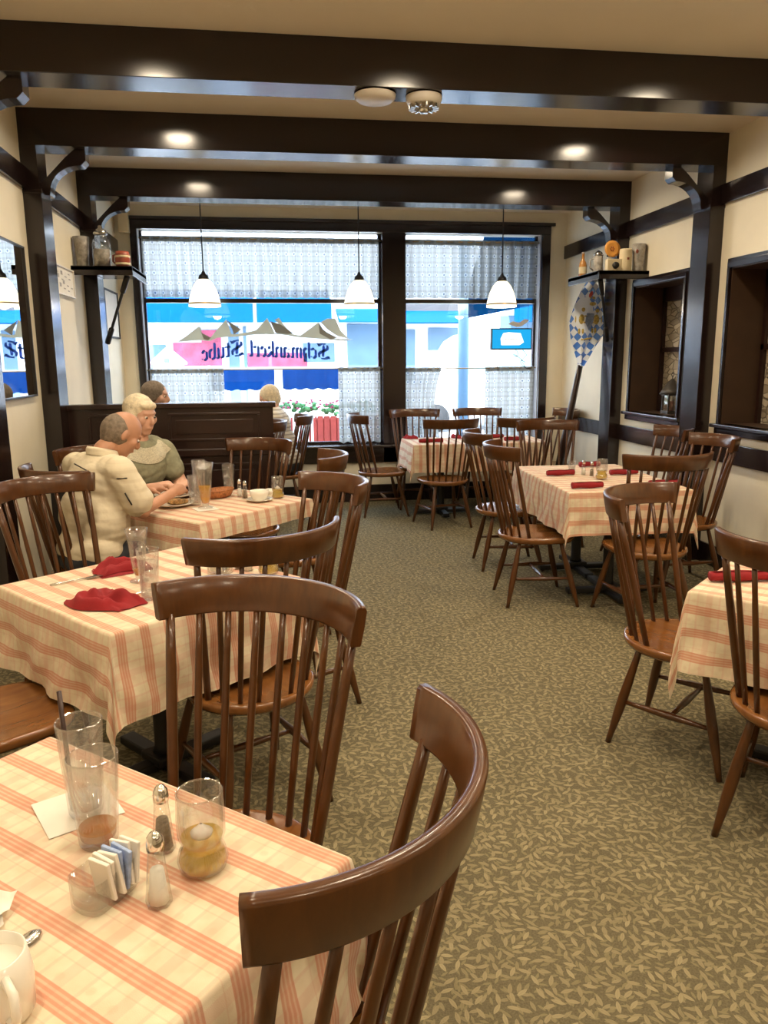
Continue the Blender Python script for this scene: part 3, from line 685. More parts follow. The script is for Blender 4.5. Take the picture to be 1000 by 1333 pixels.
B().lathe([(.0378, .03), (.0378, .09)], seg=24, cap0=False).build('label', 'creamstone', t); B().lathe([(.0158, .207), (.0158, .222)], seg=16, cap1=True).build('bottle_cap', 'stone', t)
t = lathing('stein', 'grey lidded stein beside the bottle on the right shelf', 'stein', 2.945, 6.82, SZ, [(.044, 0), (.046, .02), (.042, .10), (.040, .165)], 'stone', 'steins on the right shelf', True)
B().lathe([(.042, .165), (.044, .172), (.030, .195), (.006, .21)], seg=20).build('lid', 'steel', t); B().tube([(-.042, 0, .14), (-.075, 0, .13), (-.075, 0, .06), (-.044, 0, .04)], .007, 8).build('handle', 'stone', t)
t = thing('toy_camera', 'small box camera shaped ornament on the right shelf', 'ornament', (2.992, 6.60, SZ), 0, 'steins on the right shelf')
B().box((0, 0, .055), (.135, .06, .11), None, .006).build('body', 'creamstone', t); B().tube([(.005, -.03, .055), (.005, -.05, .055)], [.030, .026], 16).build('lens', 'black', t)
B().box((-.045, 0, .118), (.03, .04, .016), None, .003).build('knob', 'stone', t)
t = thing('painted_plate', 'round orange painted plate standing behind the ornament on the right shelf', 'plate', (3.01, 6.685, SZ), 0, 'steins on the right shelf')
R_ = Matrix.Rotation(PI / 2 - .12, 3, 'X')
b = B(); rows = [[R_ @ Vector((r * math.cos(2 * PI * k / 32), r * math.sin(2 * PI * k / 32), z)) + Vector((0, 0, .205)) for k in range(32)] for r, z in ((.001, .003), (.045, .003), (.072, .012), (.072, .008), (.045, -.002), (.001, -.002))]
b.grid(rows, cv=True); b.build('dish', 'orange', t)
b = B()
for a in range(6):
    an = a * PI / 3; p = R_ @ Vector((.016 * math.cos(an), .016 * math.sin(an), .006)) + Vector((0, 0, .205)); b.ball(p, .006, (1, .5, 1), None, 8)
b.build('painted_star', 'redband', t)
b = B().tube([(-.05, .0, 0), (-.03, -.01, .16)], .004, 6).tube([(.05, .0, 0), (.03, -.01, .16)], .004, 6).tube([(0, .07, 0), (0, .012, .20)], .004, 6); b.build('easel', 'black', t)
t = lathing('stoneware_mug', 'plain cream stoneware mug near the middle of the right shelf', 'mug', 3.10, 6.60, SZ, [(.050, 0), (.054, .01), (.053, .18), (.049, .195), (.045, .19), (.045, .02)], 'creamstone', 'steins on the right shelf')
B().tube([(0, .05, .15), (0, .088, .14), (0, .088, .06), (0, .05, .04)], .008, 8).build('handle', 'creamstone', t); B().box((0, -.053, .11), (.02, .003, .02)).build('stamp', 'redband', t)
t = lathing('painted_beaker', 'flared grey beaker with painted picture at the right end of the right shelf', 'beaker', 3.212, 6.585, SZ, [(.044, 0), (.046, .02), (.052, .15), (.058, .235), (.053, .232), (.043, .02)], 'stone', 'steins on the right shelf')
B().ball((-.03, -.041, .17), .018, (1, .4, 1)).build('painted_rose', 'redband', t)

# wall pictures, mirror, flag, box
def frame(name, lab, cat, y0, y1, z0, z1, fw, fmat, inner, inmat, x=XL + .001):
    t = thing(name, lab, cat, (x, (y0 + y1) / 2, z0)); h = z1 - z0; w = (y1 - y0) / 2
    b = B(); b.ext(0, .022, -w, -w + fw, 0, h, .003).ext(0, .022, w - fw, w, 0, h, .003).ext(0, .022, -w + fw, w - fw, 0, fw, .003).ext(0, .022, -w + fw, w - fw, h - fw, h, .003)
    b.build('frame', fmat, t); B().ext(.002, .012, -w + fw, w - fw, fw, h - fw).build(inner, inmat, t); return t
frame('wall_mirror', 'large thin framed mirror on the left wall reflecting the window', 'mirror', 4.45, 5.26, 1.345, 2.262, .012, 'grout', 'mirror_glass', 'mirror')
t = frame('framed_print', 'small white print with dark line drawings on the left wall under the shelf', 'picture', 5.95, 6.50, 2.045, 2.255, .012, 'whiteplastic', 'print', 'paper')
b = B()
for i in range(14):
    y, z = -.22 + .44 * ((i * 37) % 100) / 100, .03 + .15 * ((i * 53) % 100) / 100
    b.ext(.0125, .0135, y - .025, y + .025, z, z + .008 + .02 * (i % 3 == 0))
b.build('line_drawing', 'stone', t)
frame('picture_frame', 'thin black framed pale picture on the left wall beside the window', 'picture', 7.62, 8.26, 1.785, 2.235, .018, 'black', 'print', 'paper')
t = thing('wall_speaker', 'pale box mounted high in the corner left of the window', 'speaker', (-1.395, YW - .055, 2.83)); B().box((0, 0, .115), (.10, .1, .23), None, .006).build('case', 'creamstone', t); B().box((0, -.052, .115), (.085, .004, .2)).build('grille', 'creamstone', t)
# flag on leaning staff in the corner behind the farthest right post
fl = thing('flagstaff', 'dark wooden staff leaning in the right rear corner carrying the flag', 'flagstaff', (2.80, 7.42, 0))
P0 = Vector((2.80, 7.42, .02)); P1 = Vector((3.135, 7.30, 2.16)); base = Vector((2.80, 7.42, 0))
b = B(); b.tube([P0 - base, (P0 * .6 + P1 * .4) - base, P1 - base], [.052, .044, .022], 12, flat=.8); b.build('staff', 'panel', fl)
fg = thing('flag', 'blue and white lozenge flag with gold crest hanging from the leaning staff', 'flag', (3.02, 7.27, 1.55))
out_l = [(767, 362), (757, 378), (748, 398), (742, 420), (744, 440), (749, 458), (754, 475)]
out_r = [(768, 362), (784, 382), (790, 402), (790, 420), (782, 436), (772, 450), (756, 477)]
rows = []
NV, NU = 30, 22
def interp(Ls, t):
    q = t * (len(Ls) - 1); i = min(int(q), len(Ls) - 2); f = q - i
    return (lerp(Ls[i][0], Ls[i + 1][0], f), lerp(Ls[i][1], Ls[i + 1][1], f))
FG = []
for i in range(NV + 1):
    a = px2(*interp(out_l, i / NV), 7.27); c = px2(*interp(out_r, i / NV), 7.27); r = []
    for j in range(NU + 1):
        u = j / NU; x = lerp(a[0], c[0], u); z = lerp(a[1], c[1], u)
        r.append(Vector((x - 3.02, -.05 * u + .022 * math.sin(u * 9 + i * .08) * (.4 + i / NV), z - 1.55)))
    FG.append(r)
b = B(); b.grid(FG, uvf=lambda i, j: (FG[min(i, NV)][min(j, NU)].x * 1.0, FG[min(i, NV)][min(j, NU)].z)); b.build('flag_cloth', 'lozenge', fg, recalc=False)
M['gold'] = plain('gold_embroidery', (.62, .46, .12), .6, var=.4, scale=60); M['crestred'] = plain('red_embroidery', (.62, .10, .08), .7, var=.2)
def onflag(u, v, d=.006):
    i = min(int(v * NV), NV - 1); j = min(int(u * NU), NU - 1); return FG[i][j] + Vector((0, -d, 0))
b = B()
for sgn in (-1, 1):     # two rampant supporters: body, head, mane, legs, tail
    cu = .5 + sgn * .22
    for (du, dv, r, sx, sz) in ((0, .48, .030, 1, 1.6), (-.02 * sgn, .38, .020, 1, 1), (-.10 * sgn, .44, .010, 2.2, .8), (-.10 * sgn, .52, .010, 2.2, .8), (.04 * sgn, .60, .013, 1, 2.2), (-.06 * sgn, .61, .012, 1, 2), (.13 * sgn, .47, .008, .8, 4)):
        b.ball(onflag(cu + du, dv), r, (sx, .25, sz), None, 10)
b.ball(onflag(.5, .30), .026, (1.3, .25, .7), None, 10)
for k in (-1, 0, 1): b.ball(onflag(.5 + k * .09, .25), .009, (1, .3, 1.4), None, 8)
b.tube([onflag(.3, .70), onflag(.5, .73), onflag(.7, .70)], .008, 6)
b.build('crest_gold', 'gold', fg)
B().ball(onflag(.44, .23), .022, (.8, .2, 1.5), Matrix.Rotation(.4, 3, 'Y'), 10).build('crest_red', 'crestred', fg)
b = B(); sh = [onflag(u, v, .009) for u, v in ((.40, .40), (.60, .40), (.61, .53), (.5, .62), (.39, .53))]
v_ = [b.bm.verts.new(p) for p in sh]; b.face(v_, False); b.build('crest_shield', 'sweet', fg, recalc=False)

# ------------------------------------------------------------------ CHAIRS
H, R0, A0, YBK = 1.03, .325, 1.07, .335
CY = R0 - YBK
def make_chair(label):
    t = thing('dining_chair', label, 'chair', (0, 0, 0), 0, 'comb back dining chairs')
    # seat: D-shaped saddle
    out = []
    n = 48
    for i in range(n):
        a = 2 * PI * i / n; cx, sy = math.cos(a), math.sin(a)
        p = 2.0 if sy < 0 else 4.0
        r = (abs(cx / .228) ** p + abs(sy / (.225 if sy < 0 else .245)) ** p) ** (-1 / p)
        out.append((r * cx, r * sy))
    rows = []
    for k, z in ((.02, .405), (.80, .405), (.93, .410), (.985, .424), (1.0, .436), (.992, .446), (.965, .450), (.90, .449), (.7, .441), (.4, .437), (.02, .439)):
        rows.append([Vector((x * k, y * k, z + (.006 * math.exp(-(x * k / .05) ** 2) * max(0, y * k / .22) if z > .43 and k < .95 else 0))) for x, y in out])
    b = B(); b.grid(rows, cv=True); b.build('seat', 'seatwood', t)
    # legs and stretchers
    LG = {}
    for sx in (-1, 1):
        for f, top, foot in (('f', (.15 * sx, .14, .43), (.22 * sx, .25, 0)), ('r', (.13 * sx, -.11, .43), (.20 * sx, -.20, 0))):
            top, foot = Vector(top), Vector(foot); LG[(sx, f)] = (top, foot)
            prof = ((0, .0115), (.15, .0135), (.4, .0185), (.55, .0200), (.7, .0185), (.9, .0125), (1, .0115))
            B().tube([top.lerp(foot, q) for q, _ in prof], [r for _, r in prof], 12).build('leg', 'chair', t)
    mids = []
    for sx in (-1, 1):
        a = LG[(sx, 'f')][0].lerp(LG[(sx, 'f')][1], .58); c = LG[(sx, 'r')][0].lerp(LG[(sx, 'r')][1], .58); mids.append(a.lerp(c, .45))
        B().tube([a.lerp(c, q) for q in (0, .2, .45, .8, 1)], [.008, .0105, .0155, .0105, .008], 10).build('stretcher', 'chair', t)
    B().tube([mids[0].lerp(mids[1], q) for q in (0, .25, .5, .75, 1)], [.008, .011, .0145, .011, .008], 10).build('stretcher', 'chair', t)
    # comb rail
    hgt, th = .088, .024
    sec = []
    for dx, dz in ((-1, -1), (1, -1), (1, 1), (-1, 1)):
        for q in (0, 1): pass
    sec = [(-.010, 0), (.010, 0), (.012, .004), (.0125, .044), (.011, .080), (.007, .087), (-.006, .088), (-.011, .083), (-.012, .044), (-.012, .004)]
    rows = []
    tilt = math.tan(math.radians(11))
    na = 40
    for i in range(na + 1):
        a = -A0 + 2 * A0 * i / na; rr = []
        for r, z in sec:
            rad = R0 - .012 + r + (z - .088) * tilt; rr.append(Vector((rad * math.sin(a), CY - rad * math.cos(a), H - .088 + z)))
        rows.append(rr)
    b = B(); V = b.grid(rows, cv=True); b.face(V[0][::-1], False); b.face(V[-1], False); b.build('comb_rail', 'chair', t)
    for i in range(9):
        u = i / 8 * 2 - 1; a1 = u * A0 * .90; a0 = u * 1.22
        rad = R0 - .012 - .092 * tilt
        top = Vector((rad * math.sin(a1), CY - rad * math.cos(a1), H - .080)); bot = Vector((.198 * math.sin(a0), .02 * 0 - .195 * math.cos(a0), .442))
        e = i in (0, 8)
        rs = [.0085, .0098, .0098, .0088, .0078] if not e else [.0115, .0135, .0135, .0125, .011]
        B().tube([bot.lerp(top, q) for q in (0, .3, .55, .8, 1)], rs, 8).build('spindle', 'chair', t)
    return t
CH = [
 (-.048, 1.004, 1.039, 'brown comb back chair in the near foreground, tucked at the nearest left table'),
 (-.139, 1.563, 2.622, 'brown comb back chair at the far side of the nearest left table, facing it'),
 (-.108, 2.594, .476, 'brown comb back chair at the aisle side of the second left table'),
 (.089, 3.383, 2.011, 'brown comb back chair at the far aisle corner of the second left table'),
 (.102, 4.428, 1.507, 'small looking chair with only its curved rail showing at the end of the couple\'s table'),
 (-.197, 5.16, 2.510, 'brown comb back chair behind the couple\'s table, before the panelled partition'),
 (-.90, 3.545, -2.221, 'brown comb back chair at the left edge, behind the second left table'),
 (-.985, 4.24, -.78, 'brown comb back chair the man in the cream shirt sits on'),
 (1.078, 7.714, -1.511, 'brown comb back chair standing side-on at the left end of the window table'),
 (1.683, 2.097, -.802, 'brown comb back chair cut off by the right edge, at the near right table'),
 (1.608, 2.739, -2.432, 'comb back chair at the far aisle side of the near right table'),
 (1.735, 5.55, -1.66, 'farther of two chairs on the aisle side of the middle right table'),
 (1.657, 4.698, -1.641, 'nearer of two chairs on the aisle side of the middle right table'),
 (1.538, 8.09, 3.127, 'chair behind the window table, in front of the dark mullion'),
 (2.242, 8.10, 3.123, 'chair behind the window table, in front of the open gap between curtains'),
 (1.598, 7.04, .167, 'chair at the front left of the window table, back to the viewer'),
 (2.338, 7.02, -.05, 'chair at the front right of the window table, half hidden by others'),
 (2.348, 6.22, 3.058, 'chair at the window end of the middle right table, facing the viewer'),
 (2.93, 7.907, 1.60, 'chair at the right end of the window table under the flag'),
 (2.206, 4.201, .034, 'chair at the near end of the middle right table, back to the viewer'),
 (2.878, 5.58, 1.50, 'farther of two chairs along the right wall at the middle right table'),
 (2.811, 4.883, 1.567, 'nearer of two chairs along the right wall at the middle right table'),
 (-.94, 2.43, -.95, 'chair at the left edge of which only the wide wooden seat corner shows'),
 (-1.00, 4.93, -2.34, 'chair the grey haired woman sits on, its rail showing behind the man'),
 (.08, 7.72, 1.57, 'chair at the window that the person in the striped top sits on'),
 (-.19, 7.02, 1.50, 'chair just past the right end of the panelled partition'),
 (-1.06, 6.32, -1.57, 'chair behind the partition under the person at the far left'),
]
proto = None
for x, y, th, lab in CH:
    if proto is None:
        proto = make_chair(lab); proto.location = (x, y, 0); proto.rotation_euler = (0, 0, th)
    else: dup(proto, (x, y, 0), th, lab)

# ------------------------------------------------------------------ TABLES AND CLOTHS
def table(cx, cy, ang, w, d, lab, clab, drop=.265, drops=None, seed=0, two=False):
    t = thing('pedestal_table', lab, 'table', (cx, cy, 0), ang, 'pedestal dining tables')
    B().box((0, 0, .728), (w - .01, d - .01, .034), None, .006).build('table_top', 'panel', t)
    cols = [(0, 0)] if not two else [(0, -d * .25), (0, d * .25)]
    for x, y in cols:
        B().lathe([(.05, .06), (.036, .10), (.034, .60), (.06, .69), (.15, .71)], (x, y, 0), 20, cap1=True).build('column', 'black', t)
        b = B(); 
        for q in (0, 1): b.box((x, y, .035), ((.56, .065, .035) if q == 0 else (.065, .56, .035)), None, .008)
        b.box((x, y, .06), (.13, .13, .035), None, .008); b.build('cross_base', 'black', t)
    # cloth
    rnd = random.Random(seed)
    dr = drops or (drop, drop, drop, drop)      # -x, +x, -y, +y
    def axis(h, d0, d1):
        a = [-h - d0 * k / 9 for k in range(9, 0, -1)] + [-h - .012, -h - .004, -h + .004, -h + .014]
        n = max(6, int(2 * h / .045)); a += [lerp(-h + .04, h - .04, i / n) for i in range(n + 1)] + [h - .014, h - .004, h + .004, h + .012] + [h + d1 * k / 9 for k in range(1, 10)]
        return sorted(set(round(v, 5) for v in a))
    hx, hy = w / 2 + .004, d / 2 + .004
    X, Y = axis(hx, dr[0], dr[1]), axis(hy, dr[2], dr[3])
    f1, f2, f3 = rnd.uniform(0, 6), rnd.uniform(0, 6), rnd.uniform(0, 6)
    TOP = .752
    def P(u, v):
        cu, cv = max(-hx, min(hx, u)), max(-hy, min(hy, v)); ou, ov = u - cu, v - cv
        r = math.hypot(ou, ov)
        if r < 1e-6:
            return Vector((u, v, TOP + .0012 * math.sin(u * 17 + f1) * math.sin(v * 15 + f2)))
        phi = math.atan2(abs(ov), abs(ou)); s = math.sin(2 * phi)
        L0 = max(.001, r)
        k = min(1, r / .05)
        ripple = (.012 * math.sin((u * 14 + v * 14) + f1) + .008 * math.sin((u - v) * 31 + f2)) * min(1, (r / .2) ** 1.3) * (1 - s)
        # the spare cloth at each corner hangs as one folded cone
        flare = .10 * s + .045 * s * math.sin(6 * phi + f3)
        out = .008 * k + r * flare + ripple + .02 * (r / .27) * (1 - s)
        ang2 = phi + .30 * math.sin(4 * phi) * .5 + .22 * math.sin(f3 * 3) * s * (r / .4)
        dx, dy = math.cos(ang2) * math.copysign(1, ou if ou else 1), math.sin(ang2) * math.copysign(1, ov if ov else 1)
        if abs(ov) < 1e-6: dx, dy = math.copysign(1, ou), 0
        if abs(ou) < 1e-6: dx, dy = 0, math.copysign(1, ov)
        drop_ = r * math.sqrt(max(.2, 1 - flare ** 2))
        if r < .02: drop_ *= .85
        return Vector((cu + dx * out, cv + dy * out, TOP - drop_))
    c = B(); 
    c.grid([[P(u, v) for v in Y] for u in X], uvf=lambda i, j: (X[min(i, len(X) - 1)] + 1, Y[min(j, len(Y) - 1)] + 1))
    o = c.build('tablecloth', 'plaid', None); o.location = (cx, cy, 0); o.rotation_euler = (0, 0, ang)
    tag(o, clab, 'tablecloth', 'plaid tablecloths')
    return t
R_d = math.radians
table(-.46, 1.08, R_d(139.5), .79, .79, 'square pedestal table nearest the viewer under a plaid cloth', 'red and cream plaid cloth on the nearest left table with the votive glass', .27, seed=1)
table(-.457, 2.84, R_d(130.5), .79, .79, 'second left pedestal table, under the cloth with the red napkins', 'plaid cloth on the second left table with two rumpled red napkins', .285, seed=2)
table(-.301, 4.417, R_d(135), .62, .84, 'pedestal table the couple eat at', 'plaid cloth on the table where the couple eat', .24, (.10, .10, .12, .25), seed=3)
table(2.20, 4.99, R_d(-2), .785, 1.20, 'long pedestal table in the middle of the right side', 'plaid cloth on the middle right table with rolled red napkins', .27, seed=4, two=True)
table(1.986, 2.376, R_d(-47.5), .79, .79, 'near right pedestal table cut off by the right edge', 'plaid cloth on the near right table at the right edge', .285, seed=5)
table(2.03, 7.60, R_d(90), .68, 1.36, 'long pedestal table before the right window bay', 'plaid cloth on the far table before the right window bay', .27, seed=6, two=True)
ZT = .7535

# ------------------------------------------------------------------ TABLEWARE
def tumbler(x, y, h, r0, r1, lab, fill=0, fmat='water', group='tumblers', z=ZT, name='tumbler'):
    t = thing(name, lab, 'glass', (x, y, z), 0, group)
    b = B().lathe([(r0 * .9, 0), (r0, .006), (r1, h - .002), (r1 - .001, h), (r1 - .0025, h - .002), (r0 - .003, .014), (.002, .012)], seg=28); b.build('glass_body', 'glass', t)
    b = B().lathe([(r1 - .0006, h - .003), (r1 + .0006, h - .001), (r1 - .0012, h + .001), (r1 - .0028, h - .001), (r1 - .0006, h - .003)], seg=32, cap0=False); b.build('rim', 'glassthick', t)
    if fill:
        rf = lerp(r0, r1, fill); B().lathe([(r0 - .0035, .0145), (rf - .0035, h * fill)], seg=28, cap1=True).build('drink', fmat, t)
    return t
def votive(x, y, lab, s=1.0, z=ZT):
    t = thing('votive_lamp', lab, 'oil lamp', (x, y, z), 0, 'glass table lamps')
    prof = [(.028, 0), (.037, .005), (.0405, .018), (.037, .034), (.030, .043), (.0335, .050), (.0375, .062), (.0385, .09), (.0365, .132), (.0355, .135)]
    b = B().lathe([(r * s, q * s) for r, q in prof] + [((r - .003) * s, q * s) for r, q in prof[::-1][1:-1]], seg=32); b.build('glass_body', 'glass', t)
    B().lathe([(.0355 * s, .132 * s), (.0375 * s, .1335 * s), (.0358 * s, .136 * s), (.0335 * s, .1335 * s), (.0355 * s, .132 * s)], seg=32, cap0=False).build('rim', 'glassthick', t)
    B().lathe([(.026 * s, .004 * s), (.0345 * s, .008 * s), (.0375 * s, .018 * s), (.034 * s, .033 * s), (.0275 * s, .043 * s), (.031 * s, .052 * s), (.033 * s, .058 * s)], seg=28, cap1=True).build('lamp_oil', 'oil', t)
    B().lathe([(.016 * s, .058 * s), (.018 * s, .064 * s), (.010 * s, .070 * s), (.002 * s, .078 * s)], seg=14).build('wick_float', 'whiteplastic', t)
    return t
def shaker(x, y, lab, cm, h=.115, z=ZT):
    t = thing('shaker', lab, 'shaker', (x, y, z), 0, 'salt and pepper shakers')
    k = h / .115
    B().lathe([(.0185 * k, 0), (.0195 * k, .004), (.0175 * k, .02), (.011 * k, .088 * k)], seg=8, cap1=True).build('glass_body', 'glassthick', t)
    B().lathe([(.0150 * k, .004), (.0135 * k, .02), (.0098 * k, .055 * k)], seg=8, cap1=True).build('contents', cm, t)
    B().lathe([(.0122 * k, .086 * k), (.0128 * k, .095 * k), (.0115 * k, .105 * k), (.007 * k, .112 * k), (.001, .115 * k)], seg=16).build('cap', 'chrome', t)
    return t
def caddy(x, y, rz, lab, z=ZT):
    t = thing('sugar_caddy', lab, 'sugar caddy', (x, y, z), rz, 'glass sugar caddies')
    w, d, h = .10, .062, .052
    def ring(k, zz):
        pts = []
        for i in range(32):
            a = 2 * PI * i / 32; cx_, sy = math.cos(a), math.sin(a); r = (abs(cx_ / (w / 2 * k)) ** 5 + abs(sy / (d / 2 * k)) ** 5) ** (-1 / 5)
            fl = 1 + .02 * math.cos(8 * a); pts.append(Vector((r * cx_ * fl, r * sy * fl, zz)))
        return pts
    b = B(); V = b.grid([ring(.9, 0), ring(.98, .006), ring(1, h), ring(.95, h), ring(.92, .01)], cv=True); b.face(V[0][::-1]); b.face(V[-1]); b.build('glass_body', 'glassthick', t)
    return t
def packets(t_x, t_y, rz, lab, group, n, z=ZT, blue=(3, 4)):
    for i in range(n):
        a = Vector((-.022 + .052 * i / (n - 1), (i % 2) * .006 - .003)); c, s = math.cos(rz), math.sin(rz)
        p = thing('sweetener_packet', 'packet', 'packet', (t_x + c * a.x - s * a.y, t_y + s * a.x + c * a.y, z + .011), rz, group)
        R = Matrix.Rotation(.16 * (i - n / 2) / n * 2, 3, 'Y') @ Matrix.Rotation(.16 * math.sin(i * 2.1), 3, 'X')
        B().box((0, 0, .034), (.006, .040, .066), R, .002).build('paper', 'sweet' if i in blue else 'paper', p)
        B().box(R @ Vector((0.0035, 0, .012)) + Vector((0, 0, .034)), (.001, .03, .016), R).build('printed_panel', 'sweet' if i in blue else 'paper', p)
        p['label'] = 'blue printed sweetener packet standing in the near sugar caddy' if i in blue else 'white sugar packet standing in the near sugar caddy'
        p['group'] = 'blue sweetener packets' if i in blue else 'white sugar packets'
# nearest table
tumbler(-.355, 1.317, .178, .030, .040, 'rear tall tumbler with dark straw on the nearest table', .22, 'water', z=ZT + .003)
s_ = tag(B().tube([(-.372, 1.302, ZT + .020), (-.384, 1.322, ZT + .235)], .0045, 8).build('drinking_straw', 'straw'), 'dark brown straw standing in the rear tumbler', 'straw')
tumbler(-.315, 1.227, .160, .032, .042, 'front tall tumbler with amber dregs on the nearest table', .20, 'tea')
nb = B(); nb.grid([[Vector((x, y, .0012 + .0008 * math.sin(x * 60) * math.sin(y * 50))) for y in (-.065, -.03, 0, .03, .065)] for x in (-.065, -.03, 0, .03, .065)]); nb.grid([[Vector((x, y, .0002)) for y in (-.065, .065)] for x in (-.065, .065)])
o = nb.build('paper_napkin', 'paper'); o.location = (-.375, 1.335, ZT); o.rotation_euler = (0, 0, .5); tag(o, 'white paper napkin under the rear tumbler', 'napkin')
shaker(-.193, 1.057, 'near salt shaker with chrome cap on the nearest table', 'salt', .12)
shaker(-.203, 1.190, 'farther slim pepper shaker beside the nearest votive glass', 'pepper', .118)
votive(-.134, 1.131, 'glass lamp with yellow oil at the edge of the nearest table')
caddy(-.276, 1.085, .95, 'pressed glass sugar caddy full of packets on the nearest table')
packets(-.262, 1.083, .95, '', 'sugar', 7)
cr = thing('creamer', 'white china creamer at the lower left corner', 'creamer', (-.362, .880, ZT), 2.2)
def spout(k, seg):
    a = 2 * PI * k / seg; return 1 + .22 * max(0, math.cos(a)) ** 8
B().lathe([(.036, 0), (.042, .006), (.044, .05), (.038, .088), (.035, .089), (.040, .05), (.038, .012)], seg=32, wob=spout).build('body', 'china', cr)
B().tube([(-.040, 0, .075), (-.066, 0, .072), (-.07, 0, .045), (-.06, 0, .022), (-.042, 0, .02)], .006, 8).build('handle', 'china', cr)
B().lathe([(.039, .068), (.001, .068)], seg=24, cap0=False).build('cream', 'china', cr)
def cutlery(name, lab, x, y, rz, z, kind, s=1.0):
    t = thing(name, lab, name, (x, y, z), rz)
    pts = [(-.09, 0, .0035), (-.05, 0, .004), (0, 0, .005), (.045, 0, .004)]
    B().tube([Vector(p) * s for p in pts], [.0048, .004, .003, .003], 8, flat=.5).build('handle', 'steel', t)
    if kind == 'spoon': B().ball(Vector((.072, 0, .006)) * s, .022 * s, (1.3, .8, .22)).build('bowl', 'steel', t)
    elif kind == 'knife': B().box(Vector((.095, 0, .0035)) * s, (.105, .015, .0022), None, .0008).build('blade', 'steel', t)
    else:
        b = B().box(Vector((.062, 0, .004)) * s, (.035, .022, .003), None, .001)
        for k in (-1.5, -.5, .5, 1.5): b.box(Vector((.095, k * .0058, .005)) * s, (.04, .0028, .0022))
        b.build('tines', 'steel', t)
    return t
sp_ = cutlery('spoon', 'teaspoon resting by the white creamer', -.395, .965, .9, ZT + .001, 'spoon', .7)
for i, (x, y, rz) in enumerate(((-.455, 1.035, .4), (-.44, 1.05, 1.3), (-.47, 1.06, 2.2))):
    b = B(); b.grid([[Vector((u * .045, v * .028, .007 + .0055 * math.sin(u * 7 + i) + .004 * math.sin(v * 9 + u * 5))) for v in (-1, -.6, -.2, .2, .6, 1)] for u in (-1, -.7, -.4, -.1, .2, .5, .8, 1)])
    o = b.build('torn_wrapper', 'paper'); o.location = (x, y, ZT + .001 + .008 * i); o.rotation_euler = (0, 0, rz)
    tag(o, ('lowest', 'middle', 'topmost')[i] + ' crumpled white wrapper at the left edge of the nearest table', 'wrapper', 'crumpled white wrappers')
# second table
def pilsner(x, y, lab, fill, fm, h=.2, z=ZT, name='beer_glass'):
    t = thing(name, lab, 'glass', (x, y, z), 0, 'footed beer glasses'); k = h / .2
    pr = [(.034, 0), (.034, .004), (.012, .012), (.015, .022), (.024, .05), (.029, .10), (.033, .15), (.041, .2)]
    B().lathe([(r * k, q * k) for r, q in pr] + [(.039 * k, .2 * k), (.031 * k, .15 * k), (.022 * k, .05 * k)], seg=28).build('glass_body', 'glass', t)
    B().lathe([(.0405 * k, .1985 * k), (.0415 * k, .2 * k), (.039 * k, .2005 * k)], seg=28, cap0=False).build('rim', 'glassthick', t)
    if fill:
        rows = [(.013, .024), (.0215, .05), (.0265, .10), (.0305, .15), (.038, .2)]
        pts = [(r * k, q * k) for r, q in rows if q <= fill * .2 + .001]
        B().lathe(pts, seg=24, cap1=True).build('drink', fm, t)
pilsner(-.507, 2.853, 'nearly empty footed beer glass behind the rumpled napkins', .28, 'tea')
tumbler(-.434, 2.621, .178, .030, .038, 'water tumbler in front of the empty beer glass on the second table', .75, 'water')
def rumpled(x, y, rz, lab, sx, sy, sd):
    b = B(); n = 26
    def P(i, j):
        u, v = i / n * 2 - 1, j / n * 2 - 1
        edge = (1 - max(abs(u), abs(v)) ** 4)
        z = .048 * edge * max(.12, .50 + .8 * noise.noise(Vector((u * 1.4 + sd, v * 1.9, sd))) + .55 * abs(noise.noise(Vector((u * 2.6 + v * 2.0, v * 1.2 + sd, 4.1)))) - .35 * max(0, .5 - abs(v + .25 * math.sin(u * 4))) * (u > -.2))
        wx = u * sx + .02 * noise.noise(Vector((u * 2, v * 2, sd + 9))); wy = v * sy * (1 - .25 * u) + .03 * math.sin(u * 2.2 + sd)
        return Vector((wx, wy, max(.001, z + .003)))
    b.grid([[P(i, j) for j in range(n + 1)] for i in range(n + 1)]); rim = None
    b.grid([[Vector((P(i, j).x, P(i, j).y, .0006)) for j in (0, n)] for i in (0, n)])
    o = b.build('cloth_napkin', 'napkin'); o.location = (x, y, ZT); o.rotation_euler = (0, 0, rz)
    return tag(o, lab, 'napkin', 'red cloth napkins')
rumpled(-.60, 3.02, .5, 'rumpled dark red napkin at the far edge of the second left table', .10, .055, 2.0)
rumpled(-.575, 2.60, -.80, 'rumpled red napkin at the near corner of the second left table', .12, .075, 5.0)
cutlery('fork', 'fork lying alone on the second left table', -.745, 2.89, .55, ZT + .001, 'fork')
cutlery('knife', 'knife poking out beside the near rumpled red napkin', -.46, 2.70, .75, ZT + .001, 'knife')
caddy(-.215, 2.90, .8, 'glass sugar caddy seen through the chair back on the second table')
for i, (dx, m_) in enumerate(((-.03, 'paper'), (-.012, 'paper'), (.006, 'sweet'), (.024, 'paper'))):
    o = B().box((0, 0, .035), (.008, .04, .062), Matrix.Rotation(.06 * (i - 2), 3, 'Y'), .002).build('sweetener_packet', m_); o.location = (-.215 + dx * .7, 2.90 + dx * .72, ZT + .011); o.rotation_euler = (0, 0, .8)
    tag(o, 'blue packet in the second table sugar caddy' if m_ == 'sweet' else 'white packet in the second table sugar caddy', 'packet', 'packets in the second table caddy')
votive(-.032, 2.875, 'glass lamp with yellow oil seen through the chair back on the second table')
shaker(-.11, 2.93, 'salt shaker beside the glass lamp on the second left table', 'salt')
shaker(-.15, 2.97, 'pepper shaker beside the glass lamp on the second left table', 'pepper')
